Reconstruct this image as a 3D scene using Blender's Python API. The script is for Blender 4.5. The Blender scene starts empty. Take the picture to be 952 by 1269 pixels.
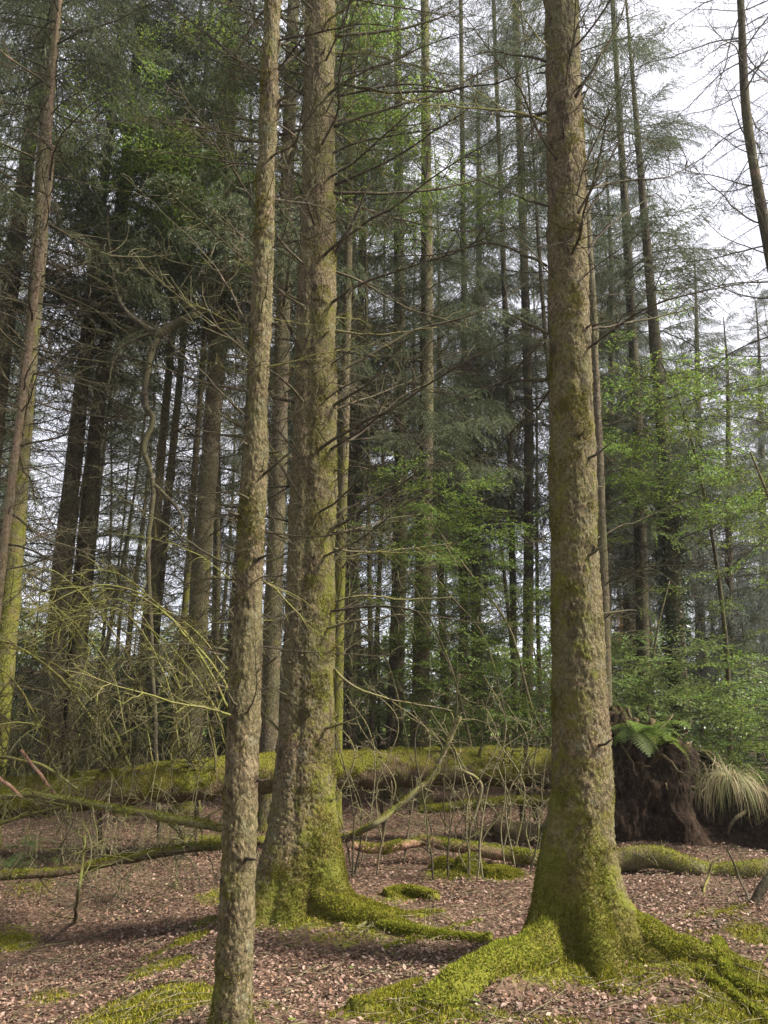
import bpy, math, random
import numpy as np
from mathutils import Vector, Matrix

# ------------------------------------------------------------------ camera, world, sun, exposure
SC = bpy.context.scene
COL = SC.collection
PITCH = math.radians(15.0)
FPX = 923.0            # focal length in photo pixels (photo is 952 x 1269)
CAMZ = 1.6
cam_d = bpy.data.cameras.new('camera'); cam = bpy.data.objects.new('camera', cam_d); COL.objects.link(cam)
cam.location = (0, 0, CAMZ)
cam.rotation_euler = (math.pi / 2 + PITCH, 0, 0)
cam_d.sensor_fit = 'VERTICAL'; cam_d.sensor_height = 24.0
cam_d.lens = 24.0 * FPX / 1269.0
cam_d.clip_start = 0.05; cam_d.clip_end = 3000
SC.camera = cam

SUN_EL, SUN_AZ = math.radians(42), math.radians(104)   # azimuth clockwise from +Y: from the right, a little behind the camera
world = bpy.data.worlds.new("World"); SC.world = world; world.use_nodes = True
wn = world.node_tree; wn.nodes.clear()
def wnode(t, **k):
    n = wn.nodes.new(t)
    for a, b in k.items(): setattr(n, a, b)
    return n
w_out = wnode('ShaderNodeOutputWorld'); w_bg = wnode('ShaderNodeBackground')
w_sky = wnode('ShaderNodeTexSky', sky_type='NISHITA', sun_disc=False, sun_elevation=SUN_EL, sun_rotation=SUN_AZ)
w_tc = wnode('ShaderNodeTexCoord'); w_no = wnode('ShaderNodeTexNoise')
w_no.inputs['Scale'].default_value = 2.2; w_no.inputs['Detail'].default_value = 5
w_rmp = wnode('ShaderNodeMapRange'); w_rmp.inputs['From Min'].default_value = .3; w_rmp.inputs['From Max'].default_value = .6
w_rmp.inputs['To Min'].default_value = .72; w_rmp.inputs['To Max'].default_value = .97
w_mix = wnode('ShaderNodeMix', data_type='RGBA')
w_mix.inputs['B'].default_value = (4.4, 4.35, 4.75, 1)
wn.links.new(w_tc.outputs['Generated'], w_no.inputs['Vector'])
wn.links.new(w_no.outputs['Fac'], w_rmp.inputs['Value'])
wn.links.new(w_rmp.outputs['Result'], w_mix.inputs['Factor'])
wn.links.new(w_sky.outputs[0], w_mix.inputs['A'])
wn.links.new(w_mix.outputs['Result'], w_bg.inputs['Color'])
wn.links.new(w_bg.outputs[0], w_out.inputs[0])
w_bg.inputs['Strength'].default_value = 0.1

sun_d = bpy.data.lights.new('sun', 'SUN'); sun = bpy.data.objects.new('sun', sun_d); COL.objects.link(sun)
sun_d.energy = 4.8; sun_d.angle = math.radians(10); sun_d.color = (1.0, 0.92, 0.81)
sdir = Vector((math.sin(SUN_AZ) * math.cos(SUN_EL), math.cos(SUN_AZ) * math.cos(SUN_EL), math.sin(SUN_EL)))
sun.rotation_euler = sdir.to_track_quat('Z', 'Y').to_euler()
sun.location = (20, -16, 30)

SC.view_settings.view_transform = 'Standard'; SC.view_settings.look = 'None'
SC.view_settings.gamma = 1; SC.view_settings.use_curve_mapping = False
SC.view_settings.exposure = 1.58
SC.cycles.max_bounces = 6; SC.cycles.diffuse_bounces = 4; SC.cycles.glossy_bounces = 2
SC.cycles.transmission_bounces = 4; SC.cycles.transparent_max_bounces = 8
SC.cycles.use_denoising = True
try: SC.cycles.denoising_prefilter = 'ACCURATE'
except Exception: pass

# ------------------------------------------------------------------ maths helpers
CT, ST = math.cos(PITCH), math.sin(PITCH)
def P(px, py, Y):
    u = (px - 476.0) / FPX; v = (634.5 - py) / FPX
    d = np.array([u, CT - v * ST, ST + v * CT])
    return np.array([0, 0, CAMZ]) + d * (Y / d[1])
def depth_at(p): return p[1] * CT + (p[2] - CAMZ) * ST
def proj(p):
    q = np.array(p) - np.array([0, 0, CAMZ]); z = q[1] * CT + q[2] * ST
    if z < .1: return (-9999, -9999)
    return (476 + FPX * q[0] / z, 634.5 - FPX * (q[2] * CT - q[1] * ST) / z)
def wid(w, p): return w / FPX * depth_at(p) / 2       # pixel width -> radius

def _hash(i, j, k, s):
    h = (i * 374761393 + j * 668265263 + k * 2147483647 + s * 1274126177) & 0xffffffff
    h = ((h ^ (h >> 13)) * 1274126177) & 0xffffffff
    h = ((h ^ (h >> 16)) * 2246822519) & 0xffffffff
    return ((h ^ (h >> 15)) & 0xffffff) / float(0xffffff)
def vnoise(p, seed=0):
    p = np.asarray(p, float); i = np.floor(p).astype(np.int64); f = p - i; f = f * f * (3 - 2 * f)
    r = 0
    for a in (0, 1):
        for b in (0, 1):
            for c in (0, 1):
                w = (f[:, 0] if a else 1 - f[:, 0]) * (f[:, 1] if b else 1 - f[:, 1]) * (f[:, 2] if c else 1 - f[:, 2])
                r = r + w * _hash(i[:, 0] + a, i[:, 1] + b, i[:, 2] + c, seed)
    return r * 2 - 1
def fbm(p, o=4, seed=0):
    r = 0; a = .5
    for q in range(o):
        r = r + a * vnoise(p * (2.03 ** q) + q * 7.3, seed + q); a *= .5
    return r
def worley(p, seed=0):
    i = np.floor(p).astype(np.int64); n = len(p)
    f1 = np.full(n, 9.); f2 = np.full(n, 9.); cid = np.zeros(n)
    for a in (-1, 0, 1):
        for b in (-1, 0, 1):
            for c in (-1, 0, 1):
                q = i + np.array([a, b, c])
                fp = q + np.stack([_hash(q[:, 0], q[:, 1], q[:, 2], seed + t) for t in (1, 2, 3)], 1)
                d = np.sqrt(((fp - p) ** 2).sum(1)); cc = _hash(q[:, 0], q[:, 1], q[:, 2], seed + 9)
                m = d < f1
                f2 = np.where(m, f1, np.minimum(f2, d)); cid = np.where(m, cc, cid); f1 = np.where(m, d, f1)
    return f1, f2, cid
def sstep(a, b, x):
    t = np.clip((x - a) / (b - a), 0, 1); return t * t * (3 - 2 * t)
def norm(v): return v / np.maximum(np.linalg.norm(v, axis=-1, keepdims=True), 1e-9)

# ------------------------------------------------------------------ mesh helpers
class MB:
    def __init__(s): s.V = []; s.T = []; s.Q = []; s.n = 0; s.A = []
    def add(s, V, T=None, Q=None, A=None):
        V = np.asarray(V, float).reshape(-1, 3)
        if T is not None and len(T): s.T.append(np.asarray(T).reshape(-1, 3) + s.n)
        if Q is not None and len(Q): s.Q.append(np.asarray(Q).reshape(-1, 4) + s.n)
        s.A.append(np.zeros(len(V)) if A is None else np.broadcast_to(np.asarray(A, float), (len(V),)))
        s.V.append(V); s.n += len(V)
    def tube(s, pts, rad, k=5, A=None, cap=True, rough=0., seed=0):
        pts = np.asarray(pts, float); n = len(pts); rad = np.broadcast_to(np.asarray(rad, float), (n,))
        t = norm(np.gradient(pts, axis=0)); m = np.abs(t.mean(0)); ref = np.eye(3)[int(np.argmin(m))]
        a = norm(np.cross(t, ref)); b = np.cross(t, a)
        th = np.arange(k) * 2 * math.pi / k
        nn = a[:, None] * np.cos(th)[None, :, None] + b[:, None] * np.sin(th)[None, :, None]
        V = pts[:, None] + nn * rad[:, None, None]
        if rough:
            d = fbm(V.reshape(-1, 3) * 9, 3, seed).reshape(n, k) + .7 * vnoise(V.reshape(-1, 3) * 3, seed + 5).reshape(n, k)
            V = V + nn * (d * rough * rad[:, None])[..., None]
        V = V.reshape(-1, 3)
        i = np.arange(n - 1)[:, None] * k; j = np.arange(k)[None]; j2 = (j + 1) % k
        Q = np.stack([i + j, i + j2, i + k + j2, i + k + j], -1).reshape(-1, 4)
        T = None
        if cap:
            V = np.vstack([V, pts[0], pts[-1]]); jj = np.arange(k); j3 = (jj + 1) % k; e = (n - 1) * k
            T = np.vstack([np.stack([jj * 0 + n * k, j3, jj], 1), np.stack([jj * 0 + n * k + 1, e + jj, e + j3], 1)])
        if A is not None and np.ndim(A) == 1 and len(A) == n:
            A = np.repeat(A, k)
            if cap: A = np.append(A, [A[0], A[-1]])
        s.add(V, T, Q, A)
        return V
    def cat(s): return (np.vstack(s.V), np.vstack(s.T) if s.T else np.zeros((0, 3), int), np.vstack(s.Q) if s.Q else np.zeros((0, 4), int), np.concatenate(s.A))
    def merge(s, o, M=None, off=None):
        V, T, Q, A = o
        if M is not None: V = V @ M.T
        if off is not None: V = V + off
        s.add(V, T, Q, A)
    def mesh(s, name, mat, smooth=True, mats=None, midx=None):
        V, T, Q, A = s.cat()
        return mk_mesh(name, V, T, Q, mat, smooth, A)
def mk_mesh(name, V, T, Q, mat, smooth=True, A=None):
    me = bpy.data.meshes.new(name)
    nt, nq = len(T), len(Q)
    me.vertices.add(len(V)); me.vertices.foreach_set('co', np.asarray(V, np.float32).ravel())
    loops = np.concatenate([np.asarray(T, np.int32).ravel(), np.asarray(Q, np.int32).ravel()])
    me.loops.add(len(loops)); me.loops.foreach_set('vertex_index', loops)
    me.polygons.add(nt + nq)
    st = np.concatenate([np.arange(nt) * 3, nt * 3 + np.arange(nq) * 4]).astype(np.int32)
    me.polygons.foreach_set('loop_start', st)
    me.update(calc_edges=True)
    me.polygons.foreach_set('use_smooth', np.full(nt + nq, smooth))
    if A is not None:
        at = me.attributes.new('moss', 'FLOAT', 'POINT'); at.data.foreach_set('value', np.asarray(A, np.float32))
    me.materials.append(mat)
    return me
def new_obj(name, me, parent=None, loc=(0, 0, 0), rot=(0, 0, 0), scale=(1, 1, 1)):
    o = bpy.data.objects.new(name, me); COL.objects.link(o)
    if parent is not None: o.parent = parent
    o.location = loc; o.rotation_euler = rot; o.scale = scale
    return o
def tag(o, label=None, cat=None, group=None, kind=None):
    if label: o['label'] = label
    if cat: o['category'] = cat
    if group: o['group'] = group
    if kind: o['kind'] = kind
    return o
def thing(name, loc, label, cat, group=None):
    return tag(new_obj(name, None, None, loc), label, cat, group)

def catmull(cp, n):
    cp = np.asarray(cp, float); m = len(cp)
    if m == 2: t = np.linspace(0, 1, n)[:, None]; return cp[0] * (1 - t) + cp[1] * t
    ext = np.vstack([2 * cp[0] - cp[1], cp, 2 * cp[-1] - cp[-2]])
    u = np.linspace(0, m - 1 - 1e-6, n); i = u.astype(int); t = (u - i)[:, None]
    a, b, c, d = ext[i], ext[i + 1], ext[i + 2], ext[i + 3]
    return .5 * ((2 * b) + (-a + c) * t + (2 * a - 5 * b + 4 * c - d) * t ** 2 + (-a + 3 * b - 3 * c + d) * t ** 3)

# ------------------------------------------------------------------ materials
def new_mat(name):
    m = bpy.data.materials.new(name); m.use_nodes = True; nt = m.node_tree; nt.nodes.clear()
    return m, nt
class NT:
    def __init__(s, nt): s.t = nt
    def n(s, t, **k):
        x = s.t.nodes.new(t)
        for a, b in k.items(): setattr(x, a, b)
        return x
    def l(s, a, b): s.t.links.new(a, b)
    def noise(s, vec, sc, det=4, rough=.6, mscale=None):
        if mscale:
            mp = s.n('ShaderNodeMapping'); mp.inputs['Scale'].default_value = mscale; s.l(vec, mp.inputs['Vector']); vec = mp.outputs[0]
        x = s.n('ShaderNodeTexNoise'); x.inputs['Scale'].default_value = sc; x.inputs['Detail'].default_value = det; x.inputs['Roughness'].default_value = rough
        s.l(vec, x.inputs['Vector']); return x.outputs['Fac']
    def ramp(s, fac, stops):
        r = s.n('ShaderNodeValToRGB'); e = r.color_ramp.elements
        while len(e) < len(stops): e.new(.5)
        for q, (p, c) in zip(e, stops): q.position = p; q.color = (*c, 1)
        s.l(fac, r.inputs['Fac']); return r.outputs['Color']
    def mix(s, f, a, b, bt='MIX'):
        m = s.n('ShaderNodeMix', data_type='RGBA', blend_type=bt)
        for v, k in ((f, 'Factor'), (a, 'A'), (b, 'B')):
            if isinstance(v, (int, float)): m.inputs[k].default_value = v
            elif isinstance(v, tuple): m.inputs[k].default_value = (*v, 1)
            else: s.l(v, m.inputs[k])
        return m.outputs['Result']
    def math(s, op, a, b=None, c=None):
        m = s.n('ShaderNodeMath', operation=op)
        for i, v in enumerate((a, b, c)):
            if v is None: continue
            if isinstance(v, (int, float)): m.inputs[i].default_value = v
            else: s.l(v, m.inputs[i])
        return m.outputs[0]
    def mr(s, v, a, b, c=0., d=1.):
        m = s.n('ShaderNodeMapRange'); s.l(v, m.inputs['Value'])
        for k, x in zip(('From Min', 'From Max', 'To Min', 'To Max'), (a, b, c, d)): m.inputs[k].default_value = x
        return m.outputs['Result']

def bark_mat(name, cols, sc=1.0, moss_gain=1.0, bump=.6, mosscol=((.055, .06, .008), (.14, .15, .02))):
    """scaly conifer bark; cols = dark crack, mid, light, accent; the 'moss' attribute adds moss"""
    m, nt = new_mat(name); N = NT(nt)
    tc = N.n('ShaderNodeTexCoord').outputs['Object']; rnd = N.n('ShaderNodeObjectInfo').outputs['Random']
    big = N.noise(tc, 2.3 * sc, 5, .65)
    fine = N.noise(tc, 46 * sc, 4, .7, (1, 1, .7))
    vo = N.n('ShaderNodeTexVoronoi'); vo.inputs['Scale'].default_value = 42 * sc; vo.inputs['Randomness'].default_value = 1
    mp = N.n('ShaderNodeMapping'); mp.inputs['Scale'].default_value = (1, 1, .6)
    wp = N.n('ShaderNodeVectorMath', operation='ADD'); nz = N.n('ShaderNodeTexNoise'); nz.inputs['Scale'].default_value = 14 * sc
    sc_ = N.n('ShaderNodeVectorMath', operation='SCALE'); sc_.inputs['Scale'].default_value = .06 / sc
    N.l(tc, nz.inputs['Vector']); N.l(nz.outputs['Color'], sc_.inputs[0]); N.l(tc, wp.inputs[0]); N.l(sc_.outputs[0], wp.inputs[1])
    N.l(wp.outputs[0], mp.inputs['Vector']); N.l(mp.outputs[0], vo.inputs['Vector'])
    c = N.ramp(fine, [(.34, cols[0]), (.48, cols[1]), (.66, cols[2])])
    c = N.mix(N.mr(big, .45, .68, 0, .5), c, cols[3])
    vb = N.n('ShaderNodeSeparateColor'); N.l(vo.outputs['Color'], vb.inputs[0])
    c = N.mix(.55, c, N.ramp(vb.outputs[0], [(0, (.25, .22, .2)), (1, (.8, .78, .74))]), 'OVERLAY')
    c = N.mix(N.mr(N.noise(tc, 20 * sc, 5, .8, (1, 1, .8)), .42, .30, 0, .75), c, cols[0])
    # grey-green lichen crust
    li = N.mr(N.noise(tc, 9 * sc, 6, .75), .56, .64, 0, .55)
    c = N.mix(li, c, (.17, .18, .13))
    c = N.mix(N.mr(N.noise(tc, 1.1, 5, .7), .40, .62, 0, .45), c, (.10, .105, .04))
    c = N.mix(N.mr(N.noise(tc, 3.7, 4, .7), .60, .72, 0, .5), c, (.19, .125, .09))
    dots = N.mr(N.noise(tc, 5.3 * sc, 4, .7), .67, .73, 0, .4)
    c = N.mix(dots, c, (.20, .11, .12))
    scar = N.n('ShaderNodeAttribute', attribute_name='scar').outputs['Fac']
    c = N.mix(scar, c, (.028, .02, .015))
    at = N.n('ShaderNodeAttribute', attribute_name='moss').outputs['Fac']
    mn = N.noise(tc, 6.5, 6, .72)
    mv = N.math('ADD', N.math('MULTIPLY', at, moss_gain), N.math('MULTIPLY', N.math('SUBTRACT', mn, .5), 2.0))
    mf = N.mr(mv, .36, .72, 0, .9)
    mc = N.ramp(N.noise(tc, 30, 5, .75), [(.3, mosscol[0]), (.7, mosscol[1])])
    mc = N.mix(N.mr(N.noise(tc, 4.1, 5, .7), .45, .65, 0, .7), mc, (.12, .085, .03))
    c = N.mix(mf, c, mc)
    b = N.n('ShaderNodeBump'); b.inputs['Strength'].default_value = bump; b.inputs['Distance'].default_value = .012 / sc
    hh = N.math('ADD', N.math('MULTIPLY', fine, 1.2), N.math('MULTIPLY', vo.outputs['Distance'], -.8))
    hh = N.math('ADD', hh, N.math('MULTIPLY', N.noise(tc, 150, 3, .7), .5))
    N.l(hh, b.inputs['Height'])
    p = N.n('ShaderNodeBsdfPrincipled'); p.inputs['Roughness'].default_value = .95; p.inputs['Specular IOR Level'].default_value = .12
    N.l(c, p.inputs['Base Color']); N.l(b.outputs[0], p.inputs['Normal'])
    o = N.n('ShaderNodeOutputMaterial'); N.l(p.outputs[0], o.inputs[0])
    return m
def leaf_mat(name, stops, trans=.45, rough=.6, spec=.2, rand_obj=.25):
    m, nt = new_mat(name); N = NT(nt)
    ri = N.n('ShaderNodeNewGeometry').outputs['Random Per Island']; ro = N.n('ShaderNodeObjectInfo').outputs['Random']
    f = N.math('FRACT', N.math('ADD', ri, N.math('MULTIPLY', ro, 0)))
    c = N.ramp(f, stops)
    hs = N.n('ShaderNodeHueSaturation'); N.l(c, hs.inputs['Color']); N.l(N.mr(ro, 0, 1, 1 - rand_obj, 1 + rand_obj), hs.inputs['Value'])
    N.l(N.mr(ro, 0, 1, .485, .51), hs.inputs['Hue'])
    c = hs.outputs[0]
    p = N.n('ShaderNodeBsdfPrincipled'); p.inputs['Roughness'].default_value = rough; p.inputs['Specular IOR Level'].default_value = spec
    t = N.n('ShaderNodeBsdfTranslucent'); mx = N.n('ShaderNodeMixShader'); mx.inputs[0].default_value = trans
    N.l(c, p.inputs['Base Color']); N.l(c, t.inputs['Color'])
    N.l(p.outputs[0], mx.inputs[1]); N.l(t.outputs[0], mx.inputs[2])
    o = N.n('ShaderNodeOutputMaterial'); N.l(mx.outputs[0], o.inputs[0])
    return m

M = {}
M['bark_warm'] = bark_mat('spruce_bark_warm', ((.022, .017, .011), (.095, .075, .046), (.19, .15, .095), (.09, .085, .038)), 1.3, 1.0, 1.0)
M['bark_grey'] = bark_mat('spruce_bark_grey', ((.024, .018, .013), (.075, .06, .042), (.145, .12, .085), (.085, .078, .045)), .9, 1.0, .8)
M['bark_pink'] = bark_mat('spruce_bark_pink', ((.08, .045, .03), (.17, .125, .09), (.27, .20, .15), (.18, .135, .09)), 1.0, 1.0, .6)
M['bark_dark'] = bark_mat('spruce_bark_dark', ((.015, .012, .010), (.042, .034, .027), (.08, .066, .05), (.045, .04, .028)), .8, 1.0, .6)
M['dead'] = bark_mat('dead_twig', ((.016, .013, .010), (.040, .032, .026), (.085, .07, .055), (.05, .045, .03)), 2, 1.0, .3)
M['deadmoss'] = bark_mat('mossy_twig', ((.035, .028, .018), (.12, .10, .065), (.25, .22, .15), (.12, .12, .06)), 2, 1.0, .4, ((.07, .08, .018), (.20, .21, .055)))
M['log'] = bark_mat('mossy_log_bark', ((.025, .018, .012), (.085, .06, .038), (.17, .12, .08), (.10, .075, .04)), 1, 1.1, 1.0, ((.05, .055, .008), (.19, .20, .02)))
M['redlog'] = bark_mat('peeled_log_bark', ((.09, .04, .03), (.26, .14, .10), (.42, .28, .21), (.20, .13, .08)), 1, 1.0, .6)
M['moss'] = leaf_mat('moss_blades', [(0, (.04, .045, .006)), (.4, (.09, .10, .012)), (.7, (.16, .17, .02)), (.85, (.22, .19, .04)), (1, (.16, .09, .03))], .35, .8, .1, .1)
M['moss_bright'] = leaf_mat('moss_blades_bright', [(0, (.06, .068, .01)), (.4, (.15, .17, .018)), (.7, (.26, .28, .03)), (.92, (.34, .32, .05)), (1, (.20, .13, .05))], .35, .8, .1, .1)
M['needle'] = leaf_mat('spruce_needles', [(0, (.05, .07, .04)), (.5, (.085, .115, .055)), (.85, (.125, .16, .065)), (1, (.14, .12, .06))], .42, .5, .3)
M['needle_hazed'] = leaf_mat('spruce_needles_hazed', [(0, (.07, .09, .075)), (.5, (.11, .14, .115)), (1, (.16, .18, .14))], .4, .5, .3)  # paler, bluer needle copy: distance haze painted into the leaf colour
M['beech'] = leaf_mat('beech_leaves', [(0, (.06, .11, .02)), (.45, (.12, .20, .035)), (.8, (.21, .31, .055)), (1, (.33, .34, .08))], .5, .45, .4)
M['beech_light'] = leaf_mat('beech_leaves_light', [(0, (.09, .15, .04)), (.45, (.16, .24, .07)), (.8, (.25, .34, .10)), (1, (.34, .36, .11))], .5, .45, .4)
M['holly'] = leaf_mat('dark_shrub_leaves', [(0, (.018, .035, .014)), (.5, (.035, .065, .028)), (.85, (.06, .10, .04)), (1, (.11, .15, .06))], .3, .35, .5)
M['ivy'] = leaf_mat('ivy_leaves', [(0, (.015, .03, .012)), (.5, (.03, .055, .02)), (1, (.05, .085, .035))], .2, .35, .5)
M['fern'] = leaf_mat('fern_fronds', [(0, (.10, .17, .03)), (.5, (.17, .26, .05)), (1, (.26, .34, .08))], .5, .6, .2, .1)
M['fern_dark'] = leaf_mat('fern_fronds_dark', [(0, (.05, .08, .022)), (.5, (.09, .13, .04)), (1, (.13, .17, .06))], .4, .6, .2, .1)
M['grass'] = leaf_mat('dry_grass', [(0, (.10, .13, .05)), (.4, (.20, .22, .09)), (.7, (.36, .31, .17)), (1, (.46, .40, .26))], .35, .6, .2, .05)
M['orange'] = leaf_mat('autumn_leaves', [(0, (.45, .18, .03)), (1, (.6, .35, .06))], .5, .5, .3)
M['litter'] = leaf_mat('leaf_litter', [(0, (.045, .026, .017)), (.25, (.095, .058, .038)), (.5, (.17, .104, .070)), (.74, (.245, .158, .114)), (.89, (.31, .22, .168)), (.95, (.36, .285, .215)), (.965, (.24, .12, .07)), (1, (.14, .14, .05))], .12, .55, .35, .05)

def ground_mat():
    m, nt = new_mat('forest_floor'); N = NT(nt)
    geo = N.n('ShaderNodeNewGeometry'); pos = geo.outputs['Position']
    f1 = N.noise(pos, 22, 6, .75); f2 = N.noise(pos, 1.3, 4, .6)
    vo = N.n('ShaderNodeTexVoronoi'); vo.inputs['Scale'].default_value = 26; N.l(pos, vo.inputs['Vector'])
    c = N.ramp(f1, [(.3, (.04, .025, .017)), (.5, (.11, .070, .049)), (.72, (.22, .15, .11))])
    vs = N.n('ShaderNodeSeparateColor'); N.l(vo.outputs['Color'], vs.inputs[0])
    c = N.mix(.6, c, N.ramp(vs.outputs[0], [(0, (.2, .18, .16)), (1, (.8, .76, .72))]), 'SOFT_LIGHT')
    c = N.mix(N.mr(f2, .4, .65, 0, .5), c, (.06, .05, .03))
    at = N.n('ShaderNodeAttribute', attribute_name='moss').outputs['Fac']
    mv = N.math('ADD', at, N.math('MULTIPLY', N.math('SUBTRACT', N.noise(pos, 9, 6, .7), .5), 1.3))
    mc = N.ramp(N.noise(pos, 40, 5, .7), [(.3, (.07, .08, .01)), (.7, (.18, .19, .025))])
    c = N.mix(N.mr(mv, .4, .62, 0, .9), c, mc)
    sp = N.n('ShaderNodeSeparateXYZ'); N.l(pos, sp.inputs[0])
    far = N.mr(sp.outputs['Y'], 50, 56)
    c = N.mix(far, c, N.ramp(N.noise(pos, .8, 5, .6), [(.3, (.10, .17, .03)), (.7, (.20, .27, .06))]))
    b = N.n('ShaderNodeBump'); b.inputs['Strength'].default_value = .9; b.inputs['Distance'].default_value = .03
    N.l(N.math('ADD', f1, vo.outputs['Distance']), b.inputs['Height'])
    p = N.n('ShaderNodeBsdfPrincipled'); p.inputs['Roughness'].default_value = .95; p.inputs['Specular IOR Level'].default_value = .15
    N.l(c, p.inputs['Base Color']); N.l(b.outputs[0], p.inputs['Normal'])
    o = N.n('ShaderNodeOutputMaterial'); N.l(p.outputs[0], o.inputs[0])
    return m
def earth_mat():
    m, nt = new_mat('root_plate_earth'); N = NT(nt)
    tc = N.n('ShaderNodeTexCoord').outputs['Object']
    f1 = N.noise(tc, 14, 7, .75); f2 = N.noise(tc, 2.0, 4, .6); f3 = N.noise(tc, 26, 4, .7, (1, 1, .5))
    c = N.ramp(f1, [(.3, (.010, .007, .005)), (.5, (.030, .020, .014)), (.74, (.085, .058, .038))])
    c = N.mix(N.mr(f3, .55, .7, 0, .6), c, (.15, .10, .06))
    at = N.n('ShaderNodeAttribute', attribute_name='moss').outputs['Fac']
    mv = N.math('ADD', at, N.math('MULTIPLY', N.math('SUBTRACT', N.noise(tc, 5, 6, .7), .5), 2))
    c = N.mix(N.mr(mv, .45, .7, 0, .8), c, (.06, .06, .015))
    b = N.n('ShaderNodeBump'); b.inputs['Strength'].default_value = 1; b.inputs['Distance'].default_value = .05
    N.l(N.math('ADD', f1, f3), b.inputs['Height'])
    p = N.n('ShaderNodeBsdfPrincipled'); p.inputs['Roughness'].default_value = 1; p.inputs['Specular IOR Level'].default_value = .1
    N.l(c, p.inputs['Base Color']); N.l(b.outputs[0], p.inputs['Normal'])
    o = N.n('ShaderNodeOutputMaterial'); N.l(p.outputs[0], o.inputs[0])
    return m
M['ground'] = ground_mat(); M['earth'] = earth_mat()

# ------------------------------------------------------------------ ground
H1P, H2P, H3P = (-.74, 4.18), (-.66, 6.85), (1.37, 5.5)      # three near trunks (x, y)
def gh(x, y):
    x = np.asarray(x, float); y = np.asarray(y, float)
    p = np.stack([x, y, x * 0], -1).reshape(-1, 3)
    h = .16 * fbm(p * .33, 3, 3).reshape(x.shape) + .045 * fbm(p * 1.6, 3, 8).reshape(x.shape)
    h = h * sstep(0, 4, np.hypot(x, y)) 
    h = h - .30 * np.exp(-(((x + 2.9) / 1.7) ** 2 + ((y - 7.0) / 2.2) ** 2))        # hollow on the left
    h = h - .18 * np.exp(-(((x + 2.3) / .9) ** 2 + ((y - 4.6) / 1.0) ** 2))
    h = h + .10 * np.exp(-(((x + 1.2) / .55) ** 2 + ((y - 5.2) / 1.1) ** 2))         # bank the mossy patch lies on
    for (cx, cy, a, w) in ((H2P[0], H2P[1], .10, .8), (H3P[0], H3P[1], .08, .9), (H1P[0], H1P[1], .05, .5)):
        h = h + a * np.exp(-(((x - cx) / w) ** 2 + ((y - cy) / w) ** 2))
    for (ax, ay, bx_, by_, am_, w_) in ((H3P[0], H3P[1], H3P[0] - .75, H3P[1] - .52, .07, .26), (H3P[0] - .7, H3P[1] - .5, H3P[0] - 1.5, H3P[1] - .98, .05, .2), (H3P[0], H3P[1], H3P[0] + .85, H3P[1] - .55, .06, .24), (H2P[0], H2P[1], H2P[0] + .9, H2P[1] - .55, .05, .2)):
        dx_, dy_ = bx_ - ax, by_ - ay; t_ = np.clip(((x - ax) * dx_ + (y - ay) * dy_) / (dx_ * dx_ + dy_ * dy_), 0, 1)
        h = h + am_ * np.exp(-((x - ax - t_ * dx_) ** 2 + (y - ay - t_ * dy_) ** 2) / w_ ** 2)
    h = h + .12 * np.exp(-(((x - 3.6) / 1.0) ** 2 + ((y - 5.0) / 1.2) ** 2))
    return h
def gh1(x, y): return float(gh(np.array([x]), np.array([y]))[0])
def gp(px, py):
    """point where the photo's pixel meets the ground"""
    o = np.array([0, 0, CAMZ]); d = P(px, py, 1.0) - o; d = d / np.linalg.norm(d)
    ts = np.arange(1, 60, .02); q = o + ts[:, None] * d
    below = np.where(q[:, 2] < gh(q[:, 0], q[:, 1]))[0]
    return q[below[0]] if len(below) else q[-1]
MOSS = []      # (px, py, rx metres, ry metres, angle, strength)
for (px, py, rx, ry, an, st) in [(165, 1255, .36, .42, 30, 1.5), (130, 1268, .3, .2, 0, 1.3), (225, 1240, .2, .3, 0, 1.2), (200, 1200, .2, .26, 60, 1.3), (190, 1188, .16, .12, 20, .8), (235, 1165, .22, .18, 50, 1.0), (258, 1145, .14, .2, 30, 1.0),
        (8, 1170, .35, .5, 0, .75), (560, 1080, .35, .4, 0, 1.0), (620, 1085, .35, .35, 0, .9), (500, 1115, .35, .25, 0, .8), (600, 1050, .6, .5, 0, .5),
        (905, 1210, .25, .5, 0, .9), (940, 1258, .4, .3, 0, 1.1), (850, 1258, .3, .2, 0, .8), (520, 1262, .6, .14, 0, .9), (700, 1268, .5, .14, 0, .6), (470, 1235, .12, .12, 0, .8),
        (900, 1130, .5, .5, 0, .55), (40, 1100, .5, .5, 0, .45), (940, 1160, .3, .5, 0, .75), (250, 1040, .8, .8, 0, .6), (420, 1165, .5, .2, 0, .45), (340, 1140, .4, .2, 0, .5), (520, 1150, .5, .3, 0, .45), (340, 1250, .2, .3, 0, .6), (275, 1110, .3, .4, 0, .6), (570, 1200, .3, .2, 0, .4), (800, 1190, .3, .25, 0, .55), (860, 1160, .3, .3, 0, .5), (700, 1100, .3, .3, 0, .35), (60, 1240, .3, .25, 0, .5)]:
    g = gp(px, py); MOSS.append((g[0], g[1], rx, ry, math.radians(an), st))
for (cx, cy, r, s) in ((*H3P, .75, 1.0), (*H2P, .62, .9), (*H1P, .28, .6), (H3P[0] - .5, H3P[1] - .35, .35, .9), (H3P[0] - 1.15, H3P[1] - .8, .32, .85), (H3P[0] + .6, H3P[1] - .4, .4, .9), (H2P[0] + .55, H2P[1] - .4, .28, .8)): MOSS.append((cx, cy, r, r, 0, s))
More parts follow.
